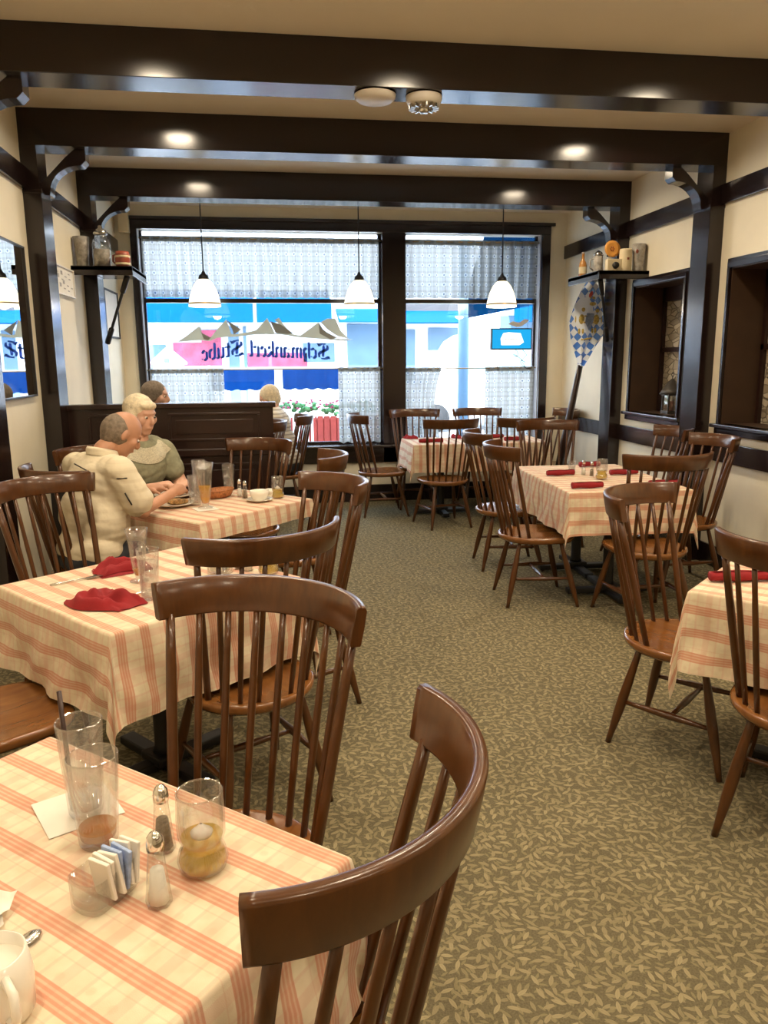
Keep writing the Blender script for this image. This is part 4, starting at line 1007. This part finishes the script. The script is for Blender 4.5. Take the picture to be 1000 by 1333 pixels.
# couple's table
pilsner(-.379, 4.288, 'tall glass of amber beer on the couple\'s table', .74, 'beer', .255)
tumbler(-.445, 4.40, .17, .032, .040, 'water tumbler just left of the amber beer', .7, 'water')
tumbler(-.435, 4.575, .235, .032, .040, 'empty tall glass standing behind the amber beer', 0)
tumbler(-.281, 4.86, .168, .032, .040, 'clear water tumbler at the back of the couple\'s table', .45, 'water')
o = B().box((0, 0, .0008), (.12, .12, .0016)).build('paper_napkin', 'paper'); o.location = (-.379, 4.27, ZT); o.rotation_euler = (0, 0, .4); tag(o, 'small paper napkin under the amber beer', 'napkin')
def plate(x, y, r, lab, cat='plate', z=ZT):
    t = thing('dinner_plate', lab, cat, (x, y, z), 0, 'white plates')
    B().lathe([(r * .55, 0), (r * .62, .003), (r * .97, .017), (r, .019), (r * .96, .021), (r * .62, .008), (.002, .007)], seg=36).build('dish', 'china', t); return t
plate(-.565, 4.40, .115, 'white dinner plate in front of the man'); plate(-.60, 4.70, .12, 'white plate in front of the woman')
def food(x, y, lab, s=1, mat='food', z=ZT + .008):
    b = B()
    b.ball((0, 0, .014), .045 * s, (1, .8, .42)); b.ball((.035, .02, .012), .03 * s, (1, .9, .5)); b.ball((-.03, .03, .01), .026 * s, (1.2, .8, .45))
    o = b.build('food_portion', mat); o.location = (x, y, z); return tag(o, lab, 'food')
food(-.55, 4.41, 'portion of food on the man\'s plate'); food(-.60, 4.70, 'portion of food on the woman\'s plate', .8, 'bread')
t = thing('bread_basket', 'shallow brown oval bread basket behind the beer', 'basket', (-.33, 4.64, ZT), .8)
B().lathe([(.055, 0), (.07, .008), (.085, .045), (.082, .046), (.068, .014), (.002, .01)], seg=32, ell=(1.25, .8)).build('weave', 'basket', t); B().lathe([(.084, .043), (.088, .047), (.083, .050), (.081, .046)], seg=32, ell=(1.25, .8), cap0=False).build('rim', 'basket', t)
t = thing('saucer', 'white saucer under the cup on the couple\'s table', 'saucer', (-.086, 4.46, ZT)); B().lathe([(.04, 0), (.045, .003), (.078, .014), (.076, .016), (.045, .007), (.002, .006)], seg=32).build('dish', 'china', t)
t = thing('soup_cup', 'white soup cup on a saucer on the couple\'s table', 'cup', (-.086, 4.46, ZT + .0075)); B().lathe([(.034, 0), (.042, .006), (.054, .035), (.056, .055), (.053, .056), (.048, .03), (.03, .008)], seg=32).build('bowl', 'china', t)
B().tube([(.05, 0, .048), (.075, 0, .045), (.072, 0, .025), (.05, 0, .022)], .005, 8).build('handle', 'china', t)
B().lathe([(.048, .042), (.001, .042)], seg=20, cap0=False).build('soup', 'creamstone', t)
votive(.02, 4.545, 'glass lamp at the right corner of the couple\'s table', .95)
shaker(-.206, 4.63, 'left shaker of the pair behind the soup cup', 'salt', .108); shaker(-.172, 4.565, 'right shaker of the pair behind the soup cup', 'pepper', .108)
rm = B(); rm.ball((0, 0, .02), .035, (1.2, .9, .6)); rm.ball((.03, .02, .018), .025, (1, 1, .7)); o = rm.build('crumpled_napkin', 'paper'); o.location = (-.03, 4.66, ZT); tag(o, 'crumpled white napkin behind the soup cup', 'napkin')
# middle right table
def roll(x, y, rz, lab, l=.20, z=ZT):
    t = thing('rolled_napkin', lab, 'napkin', (x, y, z), rz, 'rolled red napkins')
    n = 14; rows = []
    for i in range(n + 1):
        u = i / n; r = .019 * (1 + .10 * math.sin(u * 9 + x * 40)); rows.append([Vector((-l / 2 + u * l, math.cos(2 * PI * k / 16) * r * 1.25, .0205 + math.sin(2 * PI * k / 16) * r)) for k in range(16)])
    b = B(); V = b.grid(rows, cv=True); b.face(V[0][::-1]); b.face(V[-1]); b.build('roll', 'napkin', t)
    b = B(); b.grid([[Vector((-l / 2 + .004 + (l - .008) * u, -.012 + .018 * v, .0415 + .0015 * math.sin(u * 8) - .006 * v * v)) for v in (0, .5, 1)] for u in (0, .25, .5, .75, 1)]); b.build('folded_flap', 'napkin', t, recalc=False)
roll(1.985, 5.08, .10, 'rolled red napkin at the aisle side back seat of the middle right table')
roll(1.95, 4.53, .02, 'rolled red napkin at the near aisle corner of the middle right table')
roll(2.43, 5.03, .05, 'rolled red napkin right of the lamp on the middle right table')
roll(2.36, 5.46, .1, 'rolled red napkin at the far wall side of the middle right table', .16)
roll(2.46, 4.52, .0, 'rolled red napkin at the near wall corner of the middle right table')
votive(2.191, 4.863, 'glass lamp with yellow oil on the middle right table')
shaker(2.155, 5.083, 'left shaker beside the lamp on the middle right table', 'salt', .105); shaker(2.185, 5.01, 'right shaker beside the lamp on the middle right table', 'pepper', .105)
tumbler(2.10, 5.16, .085, .022, .028, 'small creamer glass by the shakers on the middle right table', .6, 'water')
# near right table
roll(1.675, 2.475, -.10, 'rolled red napkin at the near right table, seen through the chair spindles', .24)
roll(1.93, 2.67, .25, 'rolled red napkin at the right edge on the near right table')
# window table
rumpled(1.425, 7.84, .3, 'red napkin bunched at the left end of the window table', .055, .05, 3.0)
roll(1.55, 7.42, .03, 'rolled red napkin at the front left of the window table', .24)
roll(2.27, 7.72, .1, 'rolled red napkin at the back middle of the window table', .22); roll(2.40, 7.42, .1, 'rolled red napkin at the front right of the window table', .2)
rumpled(1.90, 7.80, .9, 'red napkin bunched at the back of the window table', .05, .045, 7.0)
votive(2.0, 7.62, 'glass lamp in the middle of the window table')

# ------------------------------------------------------------------ PEOPLE
def remesh(name, prims, voxel, mat, parent, smooth=6, cut=None):
    "one continuous skin grown round a set of tapered limbs"
    b = B()
    for pr in prims:
        if pr[0] == 'c':      # tapered capsule chain: points, radii
            _, pts, rad = pr[:3]
            b.tube(pts, rad, 14)
            for p, r in zip(pts, rad): b.ball(p, r, (1, 1, 1), None, 14)
        else:                 # ellipsoid: centre, radius, scale, rotation
            b.ball(pr[1], pr[2], pr[3], pr[4] if len(pr) > 4 else None, 20)
    o = b.build(name, mat, None)
    md = o.modifiers.new('r', 'REMESH'); md.mode = 'VOXEL'; md.voxel_size = voxel
    ms = o.modifiers.new('s', 'SMOOTH'); ms.iterations = smooth; ms.factor = .5
    bpy.context.view_layer.update()
    dg = bpy.context.evaluated_depsgraph_get(); me = bpy.data.meshes.new_from_object(o.evaluated_get(dg))
    bm = bmesh.new(); bm.from_mesh(me)
    for co, no in (cut or []):
        bmesh.ops.bisect_plane(bm, geom=bm.verts[:] + bm.edges[:] + bm.faces[:], plane_co=co, plane_no=no, clear_outer=True)
    for f in bm.faces: f.smooth = True
    bm.to_mesh(me); bm.free()
    me.name = name; o.modifiers.clear(); old = o.data; o.data = me; bpy.data.meshes.remove(old)
    if not me.materials: me.materials.append(M[mat])
    o.parent = parent
    return o
V3 = Vector
def hand_prims(w, d, side, palm_n, curl=.6, s=1.0):
    "w wrist, d direction of the hand, palm_n palm normal (where fingers curl)"
    d = d.normalized(); palm_n = (palm_n - d * palm_n.dot(d)).normalized(); lat = d.cross(palm_n) * side
    out = [('c', [w, w + d * .03 * s, w + d * .075 * s], [.026 * s, .028 * s, .028 * s]), ('c', [w + d * .04 * s + lat * .02 * s, w + d * .08 * s + lat * .026 * s], [.018 * s, .015 * s]), ('c', [w + d * .04 * s - lat * .02 * s, w + d * .078 * s - lat * .026 * s], [.018 * s, .014 * s])]
    for k, (off, ln) in enumerate(((.030, .068), (.011, .078), (-.010, .072), (-.029, .056))):
        p = w + d * .080 * s + lat * off * s; dirn = d.copy(); pts = [p]; 
        for seg, fr in enumerate((.45, .32, .23)):
            ang = curl * (seg + .6) * .75; q = (d * math.cos(ang) + palm_n * math.sin(ang)); p = p + q * ln * fr * s; pts.append(p)
        out.append(('c', pts, [.0095 * s, .009 * s, .008 * s, .0068 * s]))
    p = w + d * .025 * s + lat * .026 * s
    out.append(('c', [p, p + (lat * .7 + d * .6 + palm_n * .3) * .035 * s, p + (lat * .55 + d * 1.0 + palm_n * .7) * .055 * s], [.0125 * s, .011 * s, .008 * s]))
    return out
def person(label, x, y, th, J, skin, shirt, hair, hairprims, extra=None, sc=1.0, sleeve=.62, body_w=1.0, voxel=.0065, loose=1.0):
    t = thing('person', label, 'person', (x, y, 0), th)
    pel, chest, neck, head = J['pelvis'], J['chest'], J['neck'], J['head']
    hp, hy_ = J['hpitch'], J['hyaw']
    HR = Matrix.Rotation(hy_, 3, 'Z') @ Matrix.Rotation(-hp, 3, 'X')
    hd = lambda a, b, c: head + HR @ V3((a, b, c))
    mid = pel.lerp(chest, .5)
    prims = [('e', pel, .155, (1.12 * body_w, .85, .8)), ('e', mid, .150, (1.05 * body_w, .85, 1.15)), ('e', chest, .165, (1.08 * body_w, .78, 1.05)),
             ('c', [chest + V3((-.11 * body_w, 0, .09)), J['sl'], J['el'], J['wl']], [.07, .058, .043, .027]), ('c', [chest + V3((.11 * body_w, 0, .09)), J['sr'], J['er'], J['wr']], [.07, .058, .043, .027]),
             ('c', [chest + V3((0, 0, .08)), neck, head + HR @ V3((0, -.02, -.06))], [.085, .058, .055]),
             ('c', [pel + V3((-.09, .02, -.03)), J['kl'], J['al'], J['tl']], [.085, .062, .042, .034]), ('c', [pel + V3((.09, .02, -.03)), J['kr'], J['ar'], J['tr']], [.085, .062, .042, .034])]
    # head: cranium, jaw, cheeks, nose, brow, lips, ears
    prims += [('e', hd(0, -.008, .025), .098, (.80, 1.0, .98), HR), ('e', hd(0, .030, -.035), .070, (.86, .92, 1.10), HR), ('e', hd(0, .062, -.085), .028, (1.2, .8, .8), HR),
              ('c', [hd(0, .088, .022), hd(0, .107, -.012), hd(0, .104, -.020)], [.008, .0125, .013]), ('c', [hd(-.042, .078, .036), hd(0, .090, .034), hd(.042, .078, .036)], [.007, .0085, .007]),
              ('c', [hd(-.022, .086, -.052), hd(0, .094, -.052), hd(.022, .086, -.052)], [.006, .0085, .006]),
              ('e', hd(-.045, .060, -.012), .028, (1, .8, 1), HR), ('e', hd(.045, .060, -.012), .028, (1, .8, 1), HR)]
    for s in (-1, 1): prims.append(('e', hd(s * .080, -.005, -.005), .030, (.32, .62, 1.0), HR))
    for s, w, e, key in ((-1, J['wl'], J['el'], 'pl'), (1, J['wr'], J['er'], 'pr')):
        prims += hand_prims(w, J.get('d' + key, w - e), s if not J.get('flip') else -s, J.get(key, V3((0, .2, -1))), J.get('curl', .7))
    body = remesh('body', prims, voxel, skin, t, 3)
    for s in (-1, 1):
        B().ball(hd(s * .033, .080, .012), .0105, (1, .7, .72), HR, 12).build('eye', 'paper', body); B().ball(hd(s * .033, .0865, .011), .006, (1, .6, 1), HR, 10).build('iris', 'darkline', body)
    # clothing
    f = sleeve
    cl = [('e', pel + V3((0, -.005, .02)), .168, (1.14 * body_w, .90, .8)), ('e', mid, .165 * loose, (1.12 * body_w, .90, 1.15)), ('e', chest, .178, (1.10 * body_w, .82, 1.04)),
          ('c', [chest + V3((-.11 * body_w, 0, .09)), J['sl'], J['sl'].lerp(J['el'], f)], [.086, .080, .076 * loose]), ('c', [chest + V3((.11 * body_w, 0, .09)), J['sr'], J['sr'].lerp(J['er'], f)], [.086, .080, .076 * loose]),
          ('c', [chest + V3((0, 0, .10)), neck.lerp(chest, .42)], [.09, .072])]
    sh = remesh('shirt', cl, .008, shirt, t, 5)
    NS = [v.normal.copy() for v in sh.data.vertices]
    for v, n_ in zip(sh.data.vertices, NS):      # soft folds of cloth
        c_ = v.co.copy(); v.co = c_ + n_ * (.007 * noise.noise(c_ * 7 + V3((x, y, 0))) + .009 * (abs(noise.noise(V3((c_.x * 6 + c_.z * 9, c_.y * 6, c_.z * 14 + y)))) - .25))
    tr = [('e', pel + V3((0, 0, -.03)), .165, (1.15 * body_w, .95, .72))]
    for k, a in (('kl', 'al'), ('kr', 'ar')):
        s = -1 if k == 'kl' else 1
        tr.append(('c', [pel + V3((.09 * s, .02, -.03)), J[k], J[a] + V3((0, 0, .03))], [.096, .075, .06]))
    remesh('trousers', tr, .010, 'trousers', t, 5)
    b = []
    for k in ('l', 'r'): b.append(('c', [J['a' + k] + V3((0, -.03, -.045)), J['t' + k] + V3((0, .03, .0))], [.040, .036]))
    for q, k in enumerate(('l', 'r')): remesh('shoe', [b[q]], .009, 'black', t, 2)
    if hairprims: remesh('hair', [(p[0], hd(*p[1]), p[2], p[3], HR) for p in hairprims], .0065, hair, t, 3)
    if extra: extra(t, J, hd, HR)
    return t
def seated(head=(0, .10, 1.24), lean=.05, hp=0, hy=0, **kw):
    J = dict(pelvis=V3((0, -.03, .575)), chest=V3((0, lean * .9, .93)), neck=V3((0, lean * 1.1 + .02, 1.075)), head=V3(head), hpitch=hp, hyaw=hy,
             sl=V3((-.185, lean, 1.0)), sr=V3((.185, lean, 1.0)), el=V3((-.25, lean + .10, .76)), er=V3((.25, lean + .10, .76)), wl=V3((-.14, lean + .33, .80)), wr=V3((.14, lean + .33, .80)),
             kl=V3((-.11, .36, .52)), kr=V3((.11, .36, .52)), al=V3((-.11, .34, .10)), ar=V3((.11, .34, .10)), tl=V3((-.12, .46, .038)), tr=V3((.12, .46, .038)))
    for k, v in kw.items(): J[k] = V3(v) if isinstance(v, tuple) else v
    return J
# the man in the cream shirt
def man_extra(t, J, hd, HR):
    c = J['chest']
    # collar, piping on yoke and sleeve
    n = J['neck']
    rows = []
    for r, z, dy in ((.070, -.035, -.008), (.075, .0, -.010), (.077, .018, -.016), (.083, .004, -.018), (.086, -.024, -.016)):
        rows.append([n + V3((r * math.cos(2 * PI * k / 28) * 1.02, r * math.sin(2 * PI * k / 28) * .95 + dy, z - .012 + .02 * math.sin(2 * PI * k / 28) * -1)) for k in range(28)])
    b = B(); b.grid(rows, cv=True); b.build('collar', 'creamshirt', t)
    b = B()
    def surf(x, z, up=.0):      # back of the shirt
        return V3((x, c.y - math.sqrt(max(.002, 1 - (x / .24) ** 2)) * .152 - .004 + (z - c.z) * .10, z))
    b.tube([surf(.02, 1.045), surf(.07, 1.03), surf(.13, 1.005)], .0035, 6)
    sr, er = J['sr'], J['er']
    d = (er - sr).normalized(); a = V3((.55, -.80, .1)).normalized(); a = (a - d * a.dot(d)).normalized()
    b.tube([sr + d * .02 + a * .078 + V3((-.04, -.004, .0)), sr + d * .02 + a * .080, sr + d * .02 + a * .076 + V3((.03, .035, 0))], .0035, 6)
    b.tube([sr + d * .10 + a * .089, sr + d * .17 + a * .088], .004, 6)
    b.build('piping', 'darkline', t)
person('grey haired man in a cream short sleeved shirt, seen from behind, eating', -.955, 4.17, -.80,
       seated((.04, .185, 1.175), .06, .62, -.35, chest=(0, .05, .91), sl=(-.195, .05, 1.005), sr=(.20, .05, 1.005), er=(.255, .13, .79), wr=(.20, .36, .845), el=(-.26, .15, .80), wl=(-.06, .38, .835), neck=(.01, .095, 1.10), kl=(-.11, .34, .52), kr=(.11, .34, .52), al=(-.11, .20, .10), ar=(.11, .20, .10), tl=(-.12, .31, .038), tr=(.12, .31, .038), pr=V3((-.6, .1, -.8)), pl=V3((.3, 0, -1)), curl=.8),
       'skin', 'creamshirt', 'greyhair',
       [('e', (0, -.030, .006), .100, (.845, .92, .95)), ('e', (0, -.050, -.040), .070, (.9, .7, .8))], man_extra, body_w=1.10, sleeve=.76, loose=1.10)
def woman_extra(t, J, hd, HR):
    from mathutils.bvhtree import BVHTree
    sh = [c for c in t.children if c.name.startswith('shirt')][0]
    bv = BVHTree.FromPolygons([v.co for v in sh.data.vertices], [p.vertices for p in sh.data.polygons])
    n = J['neck']; rows = []
    for q in range(6):
        row = []
        for k in range(31):
            a = -1.3 + 2.6 * k / 30; d = V3((math.sin(a), math.cos(a), 0)); o = n + d * (.30) + V3((0, 0, .115 - .022 * q - .03 * math.cos(a)))
            h_ = bv.ray_cast(o, V3((-d.x * .8, -d.y * .8, -.45)).normalized())
            row.append((h_[0] + h_[1] * .0065) if h_[0] else (row[-1] if row else n + d * .1))
        rows.append(row)
    b = B(); b.grid(rows); b.build('embroidered_neckline', 'lace', t, recalc=False)
person('older woman with silver blond hair in a sage green top, facing the man', -.86, 4.93, -2.36,
       seated((.0, .10, 1.232), .05, .22, .15, el=(-.25, .13, .79), wl=(-.10, .33, .83), er=(.25, .13, .79), wr=(.10, .34, .83), kl=(-.11, .33, .52), kr=(.11, .33, .52), al=(-.11, .18, .10), ar=(.11, .18, .10), tl=(-.12, .29, .038), tr=(.12, .29, .038), curl=.6),
       'skinpale', 'greenshirt', 'whitehair',
       [('e', (0, -.022, .042), .100, (.92, 1.0, .92)), ('e', (0, -.055, -.015), .080, (1.0, .75, 1.0)), ('e', (-.074, -.005, .0), .045, (.55, .95, 1.3)), ('e', (.074, -.005, .0), .045, (.55, .95, 1.3)), ('e', (0, .055, .075), .050, (1.2, .7, .6))], woman_extra, sleeve=.55, voxel=.0065)
person('person with short grey hair whose head shows over the panelled partition', -1.00, 6.32, -1.57,
       seated((0, .10, 1.285), .05, .1, -.15), 'skinpale', 'greyshirt', 'greyhair',
       [('e', (0, -.018, .036), .100, (.92, 1.02, .92)), ('e', (0, -.050, -.015), .080, (1.0, .8, .9)), ('e', (-.07, -.01, .0), .042, (.5, .9, 1.1)), ('e', (.07, -.01, .0), .042, (.5, .9, 1.1))], voxel=.009)
person('person with pale hair in a striped white top beyond the partition end', .10, 7.72, 1.57,
       seated((0, .115, 1.195), .06, .45, .2, er=(.25, .10, .76), wr=(.12, .30, .80)), 'skinpale', 'stripeshirt', 'whitehair',
       [('e', (0, -.022, .036), .102, (.94, 1.02, .94)), ('e', (0, -.050, -.015), .082, (1.0, .8, .95)), ('e', (-.07, -.01, .0), .045, (.5, .95, 1.2)), ('e', (.07, -.01, .0), .045, (.5, .95, 1.2))], voxel=.009)
table(-.62, 7.05, R_d(90), .70, .80, 'table behind the panelled partition where two people sit', 'plaid cloth on the table behind the partition', .2, (.12, .12, .06, .06), seed=8)

# ------------------------------------------------------------------ OUTSIDE
M['asphalt'] = plain('sunlit_street', (.42, .42, .42), .9, var=.1, scale=2)
M['greysign'] = plain('grey_sign_panel', (.06, .06, .065), .6)
M['facadewhite'] = plain('white_facade', (.80, .82, .84), .8, var=.04)
M['awning'] = plain('blue_awning_canvas', (.0, .065, .20), .9, var=.06, spec=.1)
M['pinkpaint'] = plain('pink_poster_paint', (.45, .085, .15), .8, var=.3, scale=3)
M['carwhite'] = plain('white_car_paint', (.85, .85, .85), .2, var=.01, coat=.6)
M['carglass'] = plain('tinted_car_glass', (.25, .42, .46), .08, var=.05)
M['tyre'] = plain('tyre_rubber', (.03, .03, .03), .8)
M['paleblue'] = plain('pale_blue_shopfront', (.11, .20, .29), .5, var=.12, scale=2)
M['bluepatio'] = plain('royal_blue_canvas', (.002, .05, .22), .9, var=.08, spec=.1)
M['redplanter'] = plain('red_planter_paint', (.42, .05, .035), .7, var=.15)
M['leafgreen'] = plain('planter_leaves', (.10, .28, .10), .8, var=.4, scale=20)
struct('ground', B().ext(-25, 30, YW + .26, 45, -.2, -.05), 'asphalt', 'sunlit street outside')
struct('outer_facade', B().ext(-9, XL - .2, YW, YW + .25, -.1, 5).ext(XR + .6, 12, YW, YW + .25, -.1, 5).ext(-9, 12, YW, YW + .25, ZC + .25, 6), 'facadewhite', 'outside face of this building')
bd = thing('shop_building', 'overexposed white shop building across the street with pink panels', 'building', (0, 23, -.05))
B().ext(-14, 18, 0, 4, 0, 7).build('facade', 'facadewhite', bd)
for x0, x1, z0, z1, m_ in ((-2.7, -1.35, 1.5, 2.15, 'pinkpaint'), (-1.9, -1.35, 2.15, 2.5, 'pinkpaint'), (-.62, 1.1, 1.45, 1.85, 'pinkpaint'), (-4.6, -2.9, 1.2, 2.1, 'paleblue'), (-1.15, -.85, .3, 2.6, 'paleblue'), (-.72, -.64, .3, 2.6, 'paleblue'), (.98, 1.9, 1.58, 2.12, 'paleblue'), (2.28, 3.2, 1.4, 2.66, 'paleblue'), (3.95, 4.3, .5, 2.5, 'paleblue'), (4.7, 5.6, 1.9, 2.55, 'paleblue'), (6.9, 8.4, .3, 2.9, 'paleblue'), (-9, -6, .3, 2.6, 'paleblue'), (9.5, 12, .3, 2.7, 'paleblue'), (3.9, 5.6, 2.85, 3.3, 'greysign')):
    B().ext(x0, x1, -.06, 0, z0, z1, .01).build({'paleblue': 'shop_window', 'pinkpaint': 'pink_panel'}.get(m_, 'sign_panel'), m_, bd)
for x0, x1, za, zb in ((-3.6, -.40, 3.4, 2.66), (-.30, 1.75, 3.4, 2.66), (1.95, 3.3, 2.9, 2.66), (3.5, 5.6, 2.86, 2.66), (7.0, 11, 3.4, 2.66)):
    b = B(); b.grid([[Vector((x, y, z)) for x in (x0, x1)] for y, z in ((0, za + .2), (-1.1, za - .22), (-1.1, zb), (-1.08, zb), (-1.08, za - .24), (0, za + .16))], smooth=False); b.build('awning', 'awning', bd)
po = thing('street_pole', 'pale blue painted pole outside the right window bay', 'pole', (3.02, 12, -.05))
B().tube([(0, 0, 0), (0, 0, 3.4)], .085, 16).build('shaft', 'paleblue', po); B().lathe([(.13, 0), (.13, .2), (.09, .26)], seg=16, cap1=True).build('base', 'paleblue', po)
kk = thing('kiosk', 'little white gabled kiosk outside the left window bay', 'kiosk', (-2.02, 16, -.05))
B().prism([(-.27, 0), (.27, 0), (.27, 1.62), (0, 1.84), (-.27, 1.62)], lambda p, s: (p[0], .6 * s, p[1])).build('walls', 'facadewhite', kk)
b = B(); b.prism([(-.33, 1.56), (0, 1.84), (.33, 1.56), (.33, 1.60), (0, 1.89), (-.33, 1.60)], lambda p, s: (p[0], -.06 + .72 * s, p[1])); b.build('roof', 'facadewhite', kk); B().ext(-.05, .05, -.02, .01, 1.60, 1.68).build('vent', 'paleblue', kk)
car = thing('van', 'white van parked across the street behind the right window bay', 'van', (5.6, 17, -.05))
side = [(-2.4, .45), (-2.45, 1.0), (-1.9, 1.2), (-1.35, 2.05), (-1.1, 2.2), (2.3, 2.25), (2.45, 2.0), (2.5, .5)]
B().prism(side, lambda p, s: (p[0], 1.9 * s, p[1])).build('body', 'carwhite', car)
for x0, x1, sl in ((-1.55, -.7, .35), (-.5, .5, 0), (.7, 1.9, 0)): B().prism([(x0, 1.3), (x1, 1.3), (x1, 1.95), (x0 + sl, 1.95)], lambda p, s: (p[0], -.015 + .02 * s, p[1])).build('window', 'carglass', car)
for x in (-1.95, 1.6): B().tube([(x, -.02, .32), (x, .22, .32)], .32, 24).build('wheel', 'tyre', car)
pl = thing('patio_canopy', 'royal blue scalloped canvas banner outside the lower left window bay', 'canopy', (.05, 12.2, 0))
for x0, x1 in ((-.95, .02), (.14, 1.05)):
    b = B(); n = 24
    b.grid([[Vector((lerp(x0, x1, j / n), .02 * math.sin(j * .8) - .5 * (1 - i) * 0, (1.43 - .29 * i) - (.03 * abs(math.sin(j / n * PI * 5)) if i == 1 else 0))) for j in range(n + 1)] for i in (0, .5, 1)]); b.build('valance', 'bluepatio', pl, recalc=False)
B().tube([(-.97, .03, -.05), (-.97, .03, 1.5)], .02, 8).tube([(1.07, .03, -.05), (1.07, .03, 1.5)], .02, 8).tube([(-.97, .03, 1.44), (1.07, .03, 1.44)], .015, 8).build('frame', 'whiteplastic', pl)
pb = thing('planter_box', 'red slatted planter box with flowers outside the lower window', 'planter', (.75, 11.2, -.05))
b = B()
for i in range(18): b.ext(-.85 + i * .095, -.77 + i * .095, 0, .02, .42, .82, .004)
b.ext(-.87, .87, .02, .34, .45, .78); b.ext(-.8, -.74, .05, .3, 0, .45).ext(.74, .8, .05, .3, 0, .45); b.build('box', 'redplanter', pb)
b = B(); rr = random.Random(3)
for i in range(90): b.ball((rr.uniform(-.8, .8), rr.uniform(.05, .3), .84 + rr.uniform(0, .16)), rr.uniform(.03, .06), (1, 1, .7), None, 6)
tag(b.build('foliage', 'leafgreen', pb), kind='stuff')
b = B()
for i in range(60): b.ball((rr.uniform(-.8, .8), rr.uniform(.0, .3), .92 + rr.uniform(0, .13)), .025, (1, 1, .7), None, 6)
tag(b.build('flowers', 'pinkpaint', pb), kind='stuff')
def patio_chair(x, y, rz, lab):
    t = thing('patio_chair', lab, 'patio chair', (x, y, -.05), rz, 'white patio chairs')
    B().box((0, 0, .45), (.42, .42, .03), None, .01).build('seat', 'whiteplastic', t)
    for sx in (-.18, .18):
        for sy in (-.18, .18): B().tube([(sx, sy, 0), (sx, sy, .45)], .014, 8).build('leg', 'whiteplastic', t)
    b = B()
    for i in range(6): b.box((-.17 + i * .068, .20, .68), (.03, .015, .42))
    b.box((0, .2, .9), (.42, .03, .05), None, .008); b.build('backrest', 'whiteplastic', t)
    return t
patio_chair(.48, 10.35, 2.6, 'left white slatted patio chair outside the lower window'); patio_chair(.98, 10.3, 3.5, 'right white slatted patio chair outside the lower window')
aw = thing('shop_awning', 'bright blue sloped awning end outside the right window bay', 'awning', (2.9, YW + .215, 2.6))
b = B(); b.grid([[Vector((x, y, z)) for x, y, z in r_] for r_ in ([(-.45, 0, .45), (.2, 0, .45), (1.2, 0, .45)], [(-.45, .85, -.15), (.2, .85, -.1), (1.2, .85, .0)], [(-.45, .85, -.54), (.2, .85, -.42), (1.2, .85, -.22)], [(-.45, .83, -.54), (.2, .83, -.42), (1.2, .83, -.22)], [(-.45, .83, -.16), (.2, .83, -.11), (1.2, .83, -.01)], [(-.45, 0, .43), (.2, 0, .43), (1.2, 0, .43)])], smooth=False); b.build('canvas', 'awning', aw)

# ------------------------------------------------------------------ LIGHT, SKY, CAMERA
w = bpy.data.worlds.new('sky'); S.world = w; w.use_nodes = True; nt = w.node_tree
for n_ in list(nt.nodes): nt.nodes.remove(n_)
o_ = nt.nodes.new('ShaderNodeOutputWorld'); bg = nt.nodes.new('ShaderNodeBackground')
tc = nt.nodes.new('ShaderNodeTexCoord'); sp = nt.nodes.new('ShaderNodeSeparateXYZ'); L(nt, tc.outputs['Generated'], sp.inputs[0])
rp = ramp(nt, [(.45, (.75, .78, .80)), (.52, (.88, .95, 1.0)), (.9, (.45, .68, 1.0))]); L(nt, math_(nt, 'ADD', math_(nt, 'MULTIPLY', sp.outputs[2], .5), .5), rp.inputs['Fac']); L(nt, rp.outputs[0], bg.inputs['Color'])
bg.inputs['Strength'].default_value = 9; L(nt, bg.outputs[0], o_.inputs[0])
sl = bpy.data.lights.new('sun', 'SUN'); sl.energy = 17; sl.angle = .01; sl.color = (1, .96, .9); so = bpy.data.objects.new('sun', sl); COL.objects.link(so)
so.rotation_euler = Vector((.25, .70, -.80)).to_track_quat('-Z', 'Y').to_euler()
cam = bpy.data.cameras.new('camera'); co = bpy.data.objects.new('camera', cam); COL.objects.link(co)
cam.sensor_fit = 'VERTICAL'; cam.sensor_height = 36; cam.lens = CFX * 36 / 1333; cam.clip_start = .05; cam.clip_end = 200
mw = Matrix((( CR.x, CU.x, -CF.x, 0), (CR.y, CU.y, -CF.y, 0), (CR.z, CU.z, -CF.z, 1.55), (0, 0, 0, 1)))
co.matrix_world = mw
S.camera = co
S.view_settings.view_transform = 'Standard'; S.view_settings.look = 'None'; S.view_settings.gamma = 1; S.view_settings.use_curve_mapping = False
S.view_settings.exposure = 0.0
S.cycles.use_denoising = True
S.cycles.max_bounces = 10; S.cycles.transparent_max_bounces = 24; S.cycles.diffuse_bounces = 5
S.cycles.caustics_reflective = False; S.cycles.caustics_refractive = False
S.cycles.sample_clamp_indirect = 8
